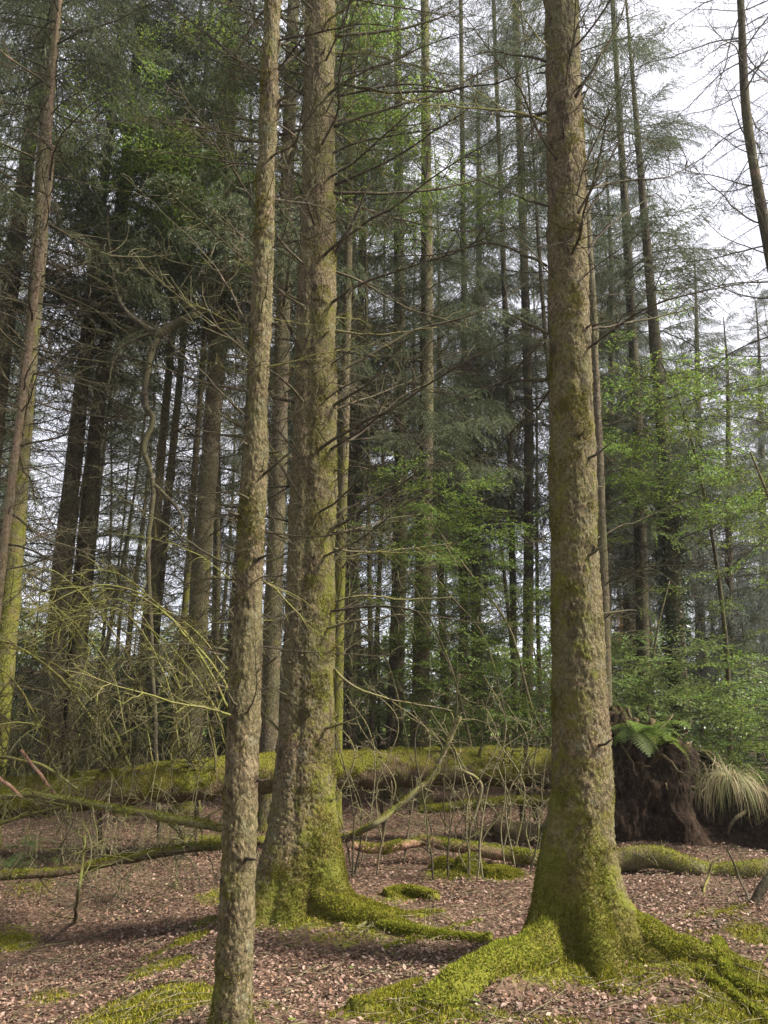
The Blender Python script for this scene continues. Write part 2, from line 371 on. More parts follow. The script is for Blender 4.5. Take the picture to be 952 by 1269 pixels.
def mossw(x, y):
    w = np.zeros(np.shape(x))
    for (cx, cy, rx, ry, an, st) in MOSS:
        dx, dy = x - cx, y - cy; a = dx * math.cos(an) + dy * math.sin(an); b = -dx * math.sin(an) + dy * math.cos(an)
        w = np.maximum(w, st * np.exp(-((a / rx) ** 2 + (b / ry) ** 2)))
    p = np.stack([x, y, np.zeros(np.shape(x))], -1).reshape(-1, 3)
    return w + .28 * fbm(p * 1.7, 3, 21).reshape(np.shape(x))

nx, ny = 330, 360
ux = np.linspace(-1, 1, nx); gx = 4.5 * ux + 400 * np.abs(ux) ** 7 * np.sign(ux)
uy = np.linspace(0, 1, ny); gy = -6 + 26 * uy + 900 * uy ** 9
GX, GY = np.meshgrid(gx, gy); GZ = gh(GX, GY) * (1 - sstep(40, 90, np.hypot(GX, GY)))
fp = np.stack([GX, GY, GX * 0], -1).reshape(-1, 3)
GZ = GZ + (.018 * fbm(fp * 7, 3, 31).reshape(GX.shape)) * (np.hypot(GX, GY) < 18)
V = np.stack([GX, GY, GZ], -1).reshape(-1, 3)
i = np.arange(ny - 1)[:, None] * nx; j = np.arange(nx - 1)[None]
Q = np.stack([i + j, i + j + 1, i + nx + j + 1, i + nx + j], -1).reshape(-1, 4)
gme = mk_mesh('ground', V, np.zeros((0, 3), int), Q, M['ground'], True, mossw(GX, GY).ravel() * (1 - sstep(14, 25, GY.ravel())))
tag(new_obj('ground', gme), kind='structure')

# leaf litter: small curled leaves lying on the floor
def leaves_on_ground(name, n, seed, size, ylo, yhi, mat, label, keep):
    r = np.random.default_rng(seed)
    y = ylo + (yhi - ylo) * r.random(n) ** 1.25; x = (r.random(n) * 2 - 1) * (y * .56 + .7)
    k = keep(x, y, r); x = x[k]; y = y[k]; n = len(x)
    z = gh(x, y) + .018 * fbm(np.stack([x, y, x * 0], -1) * 7, 3, 31)
    s = size * (.35 + 1.05 * r.random(n) ** 2.2)
    L = np.array([[-.5, 0, 0], [-.05, .3, .12], [.5, 0, .05], [-.05, -.3, .12], [0, 0, -.02]])
    T = np.array([[0, 4, 1], [1, 4, 2], [2, 4, 3], [3, 4, 0]])
    curl = (r.random(n) * 2 - .7)
    Lv = np.repeat(L[None], n, 0); Lv[:, :, 2] *= curl[:, None]
    Lv = Lv * s[:, None, None]
    def rot(ax, a):
        c, s_ = np.cos(a), np.sin(a); R = np.zeros((n, 3, 3)); R[:, ax, ax] = 1
        b, d = (ax + 1) % 3, (ax + 2) % 3
        R[:, b, b] = c; R[:, d, d] = c; R[:, b, d] = -s_; R[:, d, b] = s_; return R
    R = rot(2, r.random(n) * 6.283) @ rot(0, r.normal(0, .35, n)) @ rot(1, r.normal(0, .35, n))
    Vv = np.einsum('nij,nkj->nki', R, Lv) + np.stack([x, y, z + .008 + .022 * r.random(n)], 1)[:, None]
    F = (T[None] + np.arange(n)[:, None, None] * 5).reshape(-1, 3)
    me = mk_mesh(name, Vv.reshape(-1, 3), F, np.zeros((0, 4), int), mat, False)
    return tag(new_obj(name, me), label, 'leaf litter', kind='stuff')
leaves_on_ground('leaf_litter', 300000, 1, .033, 3.0, 15, M['litter'], 'carpet of fallen brown and pinkish leaves over the forest floor',
    lambda x, y, r: (r.random(len(x)) > sstep(.2, .6, mossw(x, y)) * .93) & (r.random(len(x)) < .35 + .9 * sstep(-.3, .25, fbm(np.stack([x * 1.6, y * 1.6, x * 0], -1), 4, 55))))
leaves_on_ground('seedling_leaves', 900, 5, .04, 3.3, 9, M['beech'], 'scattered tiny green leaves among the brown litter',
    lambda x, y, r: vnoise(np.stack([x * 2, y * 2, x * 0], -1), 77) > .15)

def blades(P0, Nn, r, ln, wd, droop=0.):
    """one triangle per moss blade"""
    n = len(P0); d = norm(Nn + r.normal(0, .55, (n, 3))); t = norm(np.cross(d, r.normal(0, 1, (n, 3))))
    l = ln * (.5 + r.random(n))[:, None]
    a = P0 - t * wd; b = P0 + t * wd; c = P0 + d * l; c[:, 2] -= droop * l[:, 0]
    V = np.stack([a, b, c], 1).reshape(-1, 3); T = np.arange(3 * n).reshape(-1, 3)
    return V, T
def fuzz(Vm, Q, W, n, seed, ln=.016, wd=.0035, thr=.35):
    """scatter moss blades over quads, weighted by area and moss attribute"""
    r = np.random.default_rng(seed)
    a, b, c, d = (Vm[Q[:, q]] for q in range(4))
    nn = np.cross(c - a, d - b); ar = np.linalg.norm(nn, axis=1); nn = nn / np.maximum(ar, 1e-12)[:, None]
    w = W[Q].mean(1); cen = (a + b + c + d) / 4
    w = np.clip(w + 1.3 * fbm(cen * 5, 4, seed + 3) - thr, 0, .5) * ar
    if w.sum() <= 0: return None
    pk = r.choice(len(Q), n, p=w / w.sum()); u = r.random((n, 1)); v = r.random((n, 1))
    pt = a[pk] * (1 - u) * (1 - v) + b[pk] * u * (1 - v) + c[pk] * u * v + d[pk] * (1 - u) * v
    return blades(pt, nn[pk] + np.array([0, 0, .25]), r, ln, wd)
# ground moss
r = np.random.default_rng(12); n = 420000
y = 3.2 + 7.5 * r.random(n) ** 1.2; x = (r.random(n) * 2 - 1) * (y * .56 + .3)
kk = r.random(n) < sstep(.34, .7, mossw(x, y) + .35 * fbm(np.stack([x, y, x * 0], -1) * 9, 3, 5)); x = x[kk]; y = y[kk]
z = gh(x, y) + .018 * fbm(np.stack([x, y, x * 0], -1) * 7, 3, 31) + .02 * np.clip(mossw(x, y), 0, 1) * r.random(len(x))
V, T = blades(np.stack([x, y, z], 1), np.tile([0, 0, 1.], (len(x), 1)), r, .022, .0045)
tag(new_obj('ground_moss', mk_mesh('ground_moss', V, T, np.zeros((0, 4), int), M['moss_bright'], False)), 'bright yellow-green moss growing in patches on the forest floor', 'moss', kind='stuff')
# fine twigs in the litter
mb = MB(); rr = random.Random(4)
for q in range(4200):
    yy = 3.3 + 9 * rr.random() ** 1.2; xx = (rr.random() * 2 - 1) * (yy * .55 + .3); a = rr.random() * 6.28; L = .04 + .34 * rr.random() ** 3
    px_ = [(xx + math.cos(a) * L * t + rr.uniform(-.1, .1) * L, yy + math.sin(a) * L * t + rr.uniform(-.1, .1) * L) for t in (0, .5, 1)]
    mb.tube([(p[0], p[1], gh1(*p) + .02 + .02 * rr.random()) for p in px_], [.0035, .003, .0015], 3, .2)
tag(new_obj('fallen_twigs', mb.mesh('fallen_twigs', M['deadmoss'])), 'fine fallen twigs strewn through the leaf litter', 'twigs', kind='stuff')

# ------------------------------------------------------------------ branch, bough and spray meshes (shared by many copies)
def rvec(r): return r.normal(0, 1, 3)
def twig_path(r, p, d, L, n, wob, grav):
    pts = [np.array(p, float)]; d = norm(np.array(d, float))
    for q in range(n - 1):
        d = norm(d + wob * rvec(r) + np.array([0, 0, grav])); pts.append(pts[-1] + d * L / (n - 1))
    return np.array(pts)
def dead_branch(seed, L=1.6, moss=.1, grav=.02, dens=1.0, r0=.013, lift=0.):
    r = np.random.default_rng(seed); mb = MB()
    main = twig_path(r, (0, 0, 0), (1, 0, lift), L, 12, .09, grav)
    mb.tube(main, np.linspace(r0, .0025, 12), 5, moss)
    ns = int(L * 11 * dens)
    for q in range(ns):
        t = .12 + .85 * (q + r.random()) / ns; k = t * 11; i0 = int(k); p = main[i0] * (1 - k + i0) + main[min(i0 + 1, 11)] * (k - i0)
        dr = norm(main[min(i0 + 1, 11)] - main[i0]); sd = norm(np.cross(dr, rvec(r))); sd[2] *= .6
        l = L * (.12 + .30 * r.random()) * (1.1 - t)
        tw = twig_path(r, p, dr * .75 + sd, l + .05, 5, .16, -.03)
        mb.tube(tw, np.linspace(.0045, .0018, 5), 3, moss, cap=False)
        for w in range(int(r.integers(1, 5))):
            a = tw[int(r.integers(1, 5))]; s2 = norm(dr * .5 + rvec(r) * .8)
            mb.tube(twig_path(r, a, s2, .05 + l * .35 * r.random(), 3, .2, -.05), [.0028, .0022, .0014], 3, moss, cap=False)
    return mb.cat()
def bough(seed, L=2.0, step=.02, nl=.034, nw=.0055, hang=1.0, per=2):
    """a live spruce bough: stem, side twigs, hanging twiglets and needles"""
    r = np.random.default_rng(seed); mb = MB(); segs = []
    main = twig_path(r, (0, 0, 0), (1, 0, .1), L, 14, .06, -.035 * hang)
    mb.tube(main, np.linspace(.017, .003, 14), 4, 0)
    ns = int(L * 13)
    for q in range(ns):
        t = .14 + .86 * (q + .5 * r.random()) / ns; k = min(t * 13, 12.99); i0 = int(k); p = main[i0] * (1 - k + i0) + main[i0 + 1] * (k - i0)
        dr = norm(main[i0 + 1] - main[i0]); sd = np.array([-dr[1], dr[0], 0]) * (1 if q % 2 else -1)
        l = L * (.08 + .34 * (1 - t) ** .7) * (.6 + .6 * r.random())
        tw = twig_path(r, p, dr * .8 + sd * .9 + [0, 0, -.1], l, 6, .1, -.10 * hang)
        mb.tube(tw, np.linspace(.004, .0015, 6), 3, 0, cap=False); segs.append(tw)
        for w in range(int(2 + l * 9)):
            a = tw[int(r.integers(1, 6))]; h = twig_path(r, a, dr * .5 + sd * r.normal(0, .6) + [0, 0, -.5 * hang], .06 + .24 * r.random() * hang, 4, .12, -.22 * hang)
            segs.append(h); mb.add(np.vstack([h, h + [.003, .003, 0]]), None, [[0, 1, 5, 4], [1, 2, 6, 5], [2, 3, 7, 6]])
    pts = []; dirs = []
    for s in segs:
        d = np.diff(s, axis=0); ln = np.linalg.norm(d, axis=1)
        for a, dd, l in zip(s[:-1], d, ln):
            m = max(1, int(l / step * per)); u = r.random((m, 1)); pts.append(a + dd * u); dirs.append(np.repeat(dd[None] / l, m, 0))
    pts = np.vstack(pts); dirs = np.vstack(dirs); n = len(pts)
    return mb, pts, dirs, r, nl, nw
def finish_bough(b, mat, name):
    mb, pts, dirs, r, nl, nw = b; n = len(pts)
    d = norm(dirs * .7 + r.normal(0, .55, (n, 3))); t = norm(np.cross(d, r.normal(0, 1, (n, 3)))) * nw
    tip = pts + d * nl * (.6 + .7 * r.random((n, 1)))
    V = np.stack([pts - t * .5, pts + d * nl * .4 + t, tip, pts + d * nl * .4 - t], 1).reshape(-1, 3)
    nd = MB(); nd.add(V, None, np.arange(4 * n).reshape(-1, 4))
    Vs, Ts, Qs, As = mb.cat(); Vn, Tn, Qn, An = nd.cat()
    me = mk_mesh(name, np.vstack([Vs, Vn]), Ts, np.vstack([Qs, Qn + len(Vs)]), M['dead'], False, np.zeros(len(Vs) + len(Vn)))
    me.materials.append(mat)
    mi = np.zeros(len(me.polygons), np.int32); mi[len(Ts) + len(Qs):] = 1; me.polygons.foreach_set('material_index', mi)
    return me
def raw_bough(b):
    mb, pts, dirs, r, nl, nw = b; n = len(pts)
    d = norm(dirs * .7 + r.normal(0, .55, (n, 3))); t = norm(np.cross(d, r.normal(0, 1, (n, 3)))) * nw
    tip = pts + d * nl * (.6 + .7 * r.random((n, 1)))
    return np.stack([pts - t, pts + t, tip], 1).reshape(-1, 3)
def leaf_tris(pts, dirs, r, size, flat=.35):
    n = len(pts); d = norm(dirs * .6 + r.normal(0, .5, (n, 3)) * [1, 1, flat]); up = norm(np.array([0, 0, 1.]) + r.normal(0, flat, (n, 3)))
    s = norm(np.cross(up, d)); l = (size * (.6 + .7 * r.random(n)))[:, None]
    a = pts; m = pts + d * l * .45 - up * l * .04; t = pts + d * l - up * l * .12
    L = m + s * l * .3 + up * l * .06; R = m - s * l * .3 + up * l * .06
    V = np.stack([a, L, t, R], 1).reshape(-1, 3); k = np.arange(n)[:, None] * 4
    T = np.concatenate([k + [0, 2, 1], k + [0, 3, 2]], 1).reshape(-1, 3)
    return V, T
def spray(seed, L=1.4, size=.055, dens=1.0, droop=.03, flat=.35):
    """broad-leaved branch: stem and flat side twigs with leaves; returns stems MB and leaves (V, T)"""
    r = np.random.default_rng(seed); mb = MB(); pts = []; dirs = []
    main = twig_path(r, (0, 0, 0), (1, 0, .15), L, 10, .10, -droop)
    mb.tube(main, np.linspace(.010, .002, 10), 4, .2)
    ns = int(L * 12)
    for q in range(ns):
        t = .15 + .85 * (q + .5 * r.random()) / ns; k = min(t * 9, 8.99); i0 = int(k); p = main[i0] * (1 - k + i0) + main[i0 + 1] * (k - i0)
        dr = norm(main[i0 + 1] - main[i0]); sd = np.array([-dr[1], dr[0], 0]) * (1 if q % 2 else -1)
        l = L * (.1 + .38 * (1 - t) ** .6) * (.5 + .7 * r.random())
        tw = twig_path(r, p, dr * .7 + sd + [0, 0, r.normal(0, .15)], l, 5, .12, -droop)
        mb.tube(tw, np.linspace(.0035, .0012, 5), 3, .2, cap=False)
        m = max(2, int(l / .026 * dens)); u = np.sort(r.random(m)) * 3.99; ii = u.astype(int)
        pp = tw[ii] + (tw[ii + 1] - tw[ii]) * (u - ii)[:, None]; pts.append(pp); dirs.append(norm(norm(tw[ii + 1] - tw[ii]) + sd * r.choice([-1, 1], m)[:, None] * .7 * np.array([1, -1, 0])))
    pts = np.vstack(pts); dirs = np.vstack(dirs)
    return mb, leaf_tris(pts, dirs, r, size, flat)
def two_mat(mb, leaf, m1, m2, name):
    V, T, Q, A = mb.cat(); LV, LT = leaf
    me = mk_mesh(name, np.vstack([V, LV]), np.vstack([T, LT + len(V)]), Q, m1, False, np.concatenate([A, np.zeros(len(LV))]))
    me.materials.append(m2); mi = np.zeros(len(me.polygons), np.int32); mi[len(T):len(T) + len(LT)] = 1
    me.polygons.foreach_set('material_index', mi); return me

DEAD = []; DEADM = []
for s in range(9):
    V, T, Q, A = dead_branch(100 + s, 1.7, .15, .012 + .012 * (s % 3), 1.0 + .3 * (s % 2)); DEAD.append(mk_mesh('branch', V, T, Q, M['dead'], False, A))
for s in range(6):
    V, T, Q, A = dead_branch(200 + s, 1.7, .62, -.02 + .02 * (s % 3), 1.0); DEADM.append(mk_mesh('branch', V, T, Q, M['deadmoss'], False, A))
BOUGH = [finish_bough(bough(300 + s, 2.1, .02, .036, .005, 1.0 if s % 2 else .7), M['needle'], 'bough') for s in range(6)]
BOUGHB = [finish_bough(bough(330 + s, 2.1, .024, .034, .005, 1.5), M['needle_hazed'], 'bough') for s in range(4)]
SPRAY = []; SPRAYL = []; SPRAYD = []
for s in range(4):
    a, b = spray(400 + s, 1.5, .050, 1.2); SPRAY.append(two_mat(a, b, M['dead'], M['beech'], 'leafy_branch'))
    a, b = spray(420 + s, 1.5, .054, 1.4, .05, .25); SPRAYL.append(two_mat(a, b, M['dead'], M['beech_light'], 'leafy_branch'))
    a, b = spray(440 + s, 1.4, .060, 1.2, .05, .5); SPRAYD.append(two_mat(a, b, M['dead'], M['holly'], 'leafy_branch'))
def put(meshes, parent, base, pos, az, pitch, sc, rnd, name, roll=0):
    loc = np.asarray(pos) - np.asarray(base)
    return new_obj(name, meshes[rnd.randrange(len(meshes))], parent, tuple(loc), (roll, -pitch, az), (sc, sc, sc))

# ------------------------------------------------------------------ trunks
def trunk_path(pix, Y, H, lean_y=0.):
    """pix: list of (px, py) from low to high on the photo, at distance Y; returns a path from the ground to height H"""
    pts = [P(a, b, Y + lean_y * k) for k, (a, b) in enumerate(pix)]
    d = pts[1] - pts[0]; d = d / d[2]
    d = np.array([d[0] * .6, d[1] * .6, 1.0])
    x0, y0 = pts[0][0] - d[0] * pts[0][2], pts[0][1] - d[1] * pts[0][2]
    g = gh1(x0, y0); base = np.array([x0, y0, g - .03])
    d2 = pts[-1] - pts[-2]; d2 = d2 / max(d2[2], .1); d2[0] *= .5; d2[1] *= .5
    out = [base] + pts
    if H > pts[-1][2] + 1: out.append(pts[-1] + d2 * (H - pts[-1][2]))
    return out
def at_z(path, z):
    i = int(np.clip(np.searchsorted(path[:, 2], z), 1, len(path) - 1)); a, b = path[i - 1], path[i]
    t = (z - a[2]) / max(b[2] - a[2], 1e-6); return a + (b - a) * min(max(t, 0), 1)
def add_crown(o, base, path, H, z0, z1, rnd, meshes, Lmax, name, per=5, dz=.45, lowpitch=-.1, top_py=-420, sc_min=.35, thin=1.0, pitch_hi=.45, side=None):
    z = z0
    while z < min(z1, H):
        for k in range(per):
            if rnd.random() > thin: continue
            p = at_z(path, z + rnd.uniform(-.12, .12)); t = (z - z0) / max(H - z0, 1)
            az = rnd.random() * 2 * math.pi
            if side is not None and rnd.random() < .7: az = side + rnd.uniform(-1.1, 1.1)
            L = Lmax * (1 - t) ** .7 * rnd.uniform(.65, 1.1); sc = max(L / 2.1, sc_min)
            q = proj(p)
            if q[1] < top_py or q[0] < -500 or q[0] > 1450: continue
            put(meshes, o, base, p, az, lowpitch + t * pitch_hi + rnd.uniform(-.15, .15), sc, rnd, name, rnd.uniform(-.3, .3))
        z += dz * rnd.uniform(.8, 1.2)
def add_dead(o, base, path, rad, z0, z1, rnd, meshes, per=3, dz=.4, Lm=1.0, pit=(-.15, .4), thin=1.0):
    z = z0
    while z < z1:
        a0 = rnd.random() * 6.28
        for k in range(per):
            if rnd.random() > thin: continue
            p = at_z(path, z + rnd.uniform(-.08, .08)); q = proj(p)
            if q[1] < -250: continue
            put(meshes, o, base, p, a0 + k * 6.28 / per + rnd.uniform(-.5, .5), rnd.uniform(*pit), Lm * rnd.uniform(.35, 1.15), rnd, 'branch', rnd.random() * 6.28)
        z += dz * rnd.uniform(.7, 1.4)
def mid_tree(label, pix, Y, w_lo, w_hi, mat, H=29, moss=.3, crown=(8.5, 30), Lmax=2.6, dead=(1.2, 10), dead_per=5, seed=1, cat='tree', group=None, boughs=None,
             deads=None, thin=.75, dthin=1.0, dlen=1.1, name='spruce_tree', lean_y=0., per=5, cpitch=-.1, bend=0., ddz=.36, cdz=.55):
    rnd = random.Random(seed)
    cps = np.array(trunk_path(pix, Y, H, lean_y)); path = catmull(cps, 70)
    path = path + bend * fbm(path * .5, 2, seed)[:, None] * np.array([1, .5, 0]) * sstep(0, 3, path[:, 2])[:, None]
    base = path[0].copy()
    pl, ph = P(*pix[0], Y), P(*pix[-1], Y)
    rl, rh = wid(w_lo, pl), wid(w_hi, ph)
    zz = path[:, 2]; rad = rl + (rh - rl) * (zz - pl[2]) / (ph[2] - pl[2] + 1e-6)
    rad = np.minimum(np.clip(rad, .025, rl * 1.35), .012 + np.maximum(H - zz, 0) * .016) + rl * .5 * np.exp(-(zz - base[2]) / .18)
    o = thing(name, base, label, cat, group)
    mb = MB(); A = moss * (1 - .6 * sstep(1, 8, zz)) + .3 * np.exp(-(zz - base[2]) / .5)
    mb.tube(path - base, rad, 14, A, True, .10, seed)
    new_obj('trunk', mb.mesh('trunk', mat), o)
    if dead: add_dead(o, base, path, rad, dead[0], dead[1], rnd, deads or DEAD, dead_per, ddz, dlen, (-.15, .4), dthin)
    if crown: add_crown(o, base, path, H, crown[0], crown[1], rnd, boughs or BOUGH, Lmax, 'bough', per, cdz, cpitch, thin=thin)
    return o, base, path

# the three near trunks: modelled bark scales, fluted feet and roots
def hero(label, name, pix, Y, foot, w, H, mat, moss_fn, seed, lobes, flare, fl_h, nk, roots, fuzz_n, fused=0., bark_amp=1.0):
    pts = [P(a, b, Y) for a, b in pix]; base = np.array([foot[0], foot[1], gh1(*foot) - .12])
    cps = np.array([base] + pts + [pts[-1] + (pts[-1] - pts[-2]) / (pts[-1] - pts[-2])[2] * (H - pts[-1][2])])
    fine = catmull(cps, 4000); zz = fine[:, 2]
    # row heights: fine near the ground, coarser above
    rows = [base[2]]
    while rows[-1] < H: rows.append(rows[-1] + .010 + .0016 * max(rows[-1], 0))
    rows = np.array(rows); n = len(rows)
    path = np.stack([np.interp(rows, zz, fine[:, q]) for q in range(3)], 1)
    wz = np.array([P(0, b, Y)[2] for _, b in pix]); wr = np.array([wid(ww, p) for ww, p in zip(w, pts)])
    rad = np.interp(rows, wz, wr) * .95 - .009 * bark_amp; rad = np.where(rows > wz[-1], np.maximum(wr[-1] - (rows - wz[-1]) * .009, .04), rad)
    th = np.arange(nk) * 2 * math.pi / nk
    lob = np.zeros(nk)
    for (a, s, wd_) in lobes:
        dd = (th - math.radians(a) + math.pi) % (2 * math.pi) - math.pi; lob = np.maximum(lob, s * np.exp(-(dd / wd_) ** 2))
    hh = rows - (base[2] + .12)
    R = rad[:, None] * (1 + flare * (.35 + lob)[None] * np.exp(-np.maximum(hh, -.1) / fl_h)[:, None] + .06 * lob[None] * np.exp(-np.maximum(hh, 0) / 1.6)[:, None])
    if fused:
        R = R * (1 + fused * (np.cos(2 * (th - math.radians(20))))[None] * (1 - .35 * sstep(2, 9, rows))[:, None])
        dd = (th - math.radians(-105) + math.pi) % (2 * math.pi) - math.pi
        R = R * (1 - fused * .9 * np.exp(-(dd / .22) ** 2)[None] * (1 - .6 * sstep(3, 9, rows))[:, None])
    N3 = np.stack([np.cos(th), np.sin(th), th * 0], 1)
    V = path[:, None] + N3[None] * R[..., None]; Vf = V.reshape(-1, 3)
    amp = bark_amp * 1.35
    sc = np.array([1, 1, .62])
    f1, f2, cid = worley(Vf * sc * 30 + .35 * np.stack([fbm(Vf * 9, 2, seed + t) for t in (1, 2, 3)], 1) * 2, seed)
    g1, g2, gid = worley(Vf * sc * 62, seed + 40)
    disp = amp * (.0045 * (cid - .5) - .0065 * (1 - sstep(0, .16, f2 - f1)) + .0035 * (gid - .5) - .002 * (1 - sstep(0, .15, g2 - g1)) + .0065 * fbm(Vf * 7, 4, seed + 2) + .016 * fbm(Vf * 1.7, 3, seed + 7) + .004 * fbm(Vf * 24, 3, seed + 8))
    # knots where branches broke off, in whorls
    rk = random.Random(seed); kn = []
    z = .8
    while z < H:
        for q in range(3):
            kn.append((rk.random() * 6.28, z + rk.uniform(-.1, .1), rk.uniform(.7, 1.3)))
        z += rk.uniform(.35, .55)
    knot = np.zeros(R.shape); scar = np.zeros(R.shape)
    for (a, z, s) in kn:
        i0, i1 = np.searchsorted(rows, [z - .14, z + .14])
        if i1 <= i0: continue
        da = ((th - a + math.pi) % (2 * math.pi) - math.pi)[None] * R[i0:i1]; dz = (rows[i0:i1] - z)[:, None]
        sm = np.exp(-(da ** 2 + ((dz - .005) * 1.3) ** 2) / (.017 * s) ** 2) + .55 * np.exp(-((da / .075) ** 2 + ((dz + .012 - .25 * np.abs(da)) / .012) ** 2))
        scar[i0:i1] = np.maximum(scar[i0:i1], np.clip(sm, 0, 1) * .85); knot[i0:i1] -= .006 * sm
        knot[i0:i1] += s * (.016 * np.exp(-(da ** 2 + (dz * 1.2) ** 2) / .030 ** 2) + .006 * np.exp(-(da ** 2 + ((dz - .05) * 2) ** 2) / .055 ** 2))
    disp = disp.reshape(R.shape) + knot * amp
    mossv = moss_fn(rows[:, None] - base[2] - .12, th[None] + 0 * rows[:, None])
    V = V + N3[None] * disp[..., None] + N3[None] * (np.clip(mossv - .4, 0, .6) * .012)[..., None]
    V = V.reshape(-1, 3) - base
    i = np.arange(n - 1)[:, None] * nk; j = np.arange(nk)[None]; j2 = (j + 1) % nk
    Q = np.stack([i + j, i + j2, i + nk + j2, i + nk + j], -1).reshape(-1, 4)
    o = thing(name, base, label, 'tree')
    crk = fbm(Vf * np.array([9, 9, 3.2]), 4, seed + 21); scar = np.maximum(scar.ravel(), .6 * sstep(.30, .48, np.abs(crk)))
    tm = mk_mesh('trunk', V, np.zeros((0, 3), int), Q, mat, True, mossv.ravel()); sa = tm.attributes.new('scar', 'FLOAT', 'POINT'); sa.data.foreach_set('value', scar.astype(np.float32))
    new_obj('trunk', tm, o)
    fz = fuzz(V, Q[: int(len(Q))], mossv.ravel(), fuzz_n, seed, .013, .0028, .5)
    tag(new_obj('moss', mk_mesh('moss', fz[0], fz[1], np.zeros((0, 4), int), M['moss'], False), o), kind='stuff')
    # spreading roots
    for k, (cp, r0, r1) in enumerate(roots):
        rp = catmull([(q[0], q[1], gh1(q[0], q[1]) + q[2] - .035) for q in cp], 46) - base; rp = rp + .03 * np.stack([fbm(rp * 4 + 9 * t_, 3, seed + t_) for t_ in range(3)], 1)
        mb = MB(); rr_ = np.linspace(r0, r1, 46) * (1 + .18 * fbm(rp * 3, 2, seed + k))
        mb.tube(rp, rr_, 26, .85, True, .34, seed + k)
        Vr, Tr, Qr, Ar = mb.cat()
        ro = new_obj('root', mk_mesh('root', Vr, Tr, Qr, M['log'], True, Ar), o)
        f = fuzz(Vr, Qr, Ar, int(9000 * r0 / .1) + 3000, seed + k + 50, .018, .004, .2)
        tag(new_obj('moss', mk_mesh('moss', f[0], f[1], np.zeros((0, 4), int), M['moss_bright'], False), ro), kind='stuff')
    # broken stubs
    rs = random.Random(seed + 9)
    for (a, z, s) in kn:
        if rs.random() < .45 and z < 10:
            p = np.array([np.interp(z, rows, path[:, q]) for q in range(3)]) - base; r_ = np.interp(z, rows, rad)
            d = np.array([math.cos(a), math.sin(a), rs.uniform(-.2, .35)]); L = rs.uniform(.03, .16)
            mb = MB(); st = np.array([p + d * (r_ - .02), p + d * (r_ + L * .5), p + d * (r_ + L) + [0, 0, rs.uniform(-.01, .03)]])
            mb.tube(st, [.011, .008, .004], 6, .1); new_obj('branch_stub', mb.mesh('branch_stub', M['dead']), o)
    return o, base, (rows, path, rad)

def pix_branch(o, base, cps, r0, r1, mat, moss=.1, seed=0, twigs=1.0, name='branch', nseg=28, tl=.22, k=6):
    """branch through points given as (px, py, Y)"""
    r = np.random.default_rng(seed); mb = MB()
    main = catmull([P(*c) for c in cps], nseg) - base
    main = main + .012 * np.stack([fbm(main * 6 + t * 9, 2, seed + t) for t in range(3)], 1) * 2
    rad = np.linspace(r0, r1, nseg) * (1 + .15 * fbm(main * 8, 2, seed)); mb.tube(main, rad, k, moss, True, .12, seed)
    L = np.linalg.norm(np.diff(main, axis=0), axis=1).sum(); ns = int(L * 9 * twigs)
    for q in range(ns):
        kx = (.08 + .9 * r.random()) * (nseg - 1.01); i0 = int(kx); p = main[i0] + (main[i0 + 1] - main[i0]) * (kx - i0)
        dr = norm(main[i0 + 1] - main[i0]); sd = norm(np.cross(dr, rvec(r)))
        l = tl * (.3 + 1.2 * r.random() ** 1.5); tw = twig_path(r, p, dr * .6 + sd, l, 6, .18, -.05)
        mb.tube(tw, np.linspace(min(.0055, r0 * .5), .0018, 6), 3, moss, cap=False)
        for w in range(int(r.integers(1, 4))):
            mb.tube(twig_path(r, tw[int(r.integers(1, 6))], dr * .4 + rvec(r) * .8, l * .4 * (.4 + r.random()), 3, .2, -.05), [.003, .0022, .0014], 3, moss, cap=False)
    return new_obj(name, mb.mesh(name, mat, True), o)

H3Y = H3P[1]; g = H3P
hero3, b3, _h3 = hero('thick spruce trunk with a mossy flared foot standing right of centre in the foreground', 'spruce_tree',
    [(716, 1090), (721, 980), (720, 900), (713, 700), (708, 500), (701, 200), (696, 0)], H3Y, H3P, [92, 80, 75, 66, 59, 51, 45], 15, M['bark_warm'],
    lambda h, t: .82 * np.exp(-np.maximum(h, 0) / .40) + .20 + .28 * (.5 + .5 * np.cos(t - math.radians(200))) * (1 - sstep(2, 8, h)), 11,
    [(205, 1.0, .42), (-28, .95, .45), (268, .5, .35), (100, .7, .5), (160, .4, .3)], .88, .23, 150,
    [([(H3P[0] - .12, H3P[1] - .05, .22), (H3P[0] - .38, H3P[1] - .22, .07), (H3P[0] - .70, H3P[1] - .50, .03), (H3P[0] - 1.05, H3P[1] - .80, .00), (H3P[0] - 1.5, H3P[1] - .98, -.02)], .15, .07),
     ([(H3P[0] + .12, H3P[1] - .05, .22), (H3P[0] + .40, H3P[1] - .2, .06), (H3P[0] + .70, H3P[1] - .42, .0), (H3P[0] + .95, H3P[1] - .62, -.05)], .13, .05),
     ([(H3P[0], H3P[1] - .12, .2), (H3P[0] - .03, H3P[1] - .36, .04), (H3P[0] - .08, H3P[1] - .62, -.05)], .12, .05),
     ([(H3P[0] - 1.50, H3P[1] - .98, .0), (H3P[0] - 1.33, H3P[1] - .62, .02), (H3P[0] - 1.18, H3P[1] - .34, .01), (H3P[0] - 1.08, H3P[1] - .2, -.03)], .085, .04)], 60000)
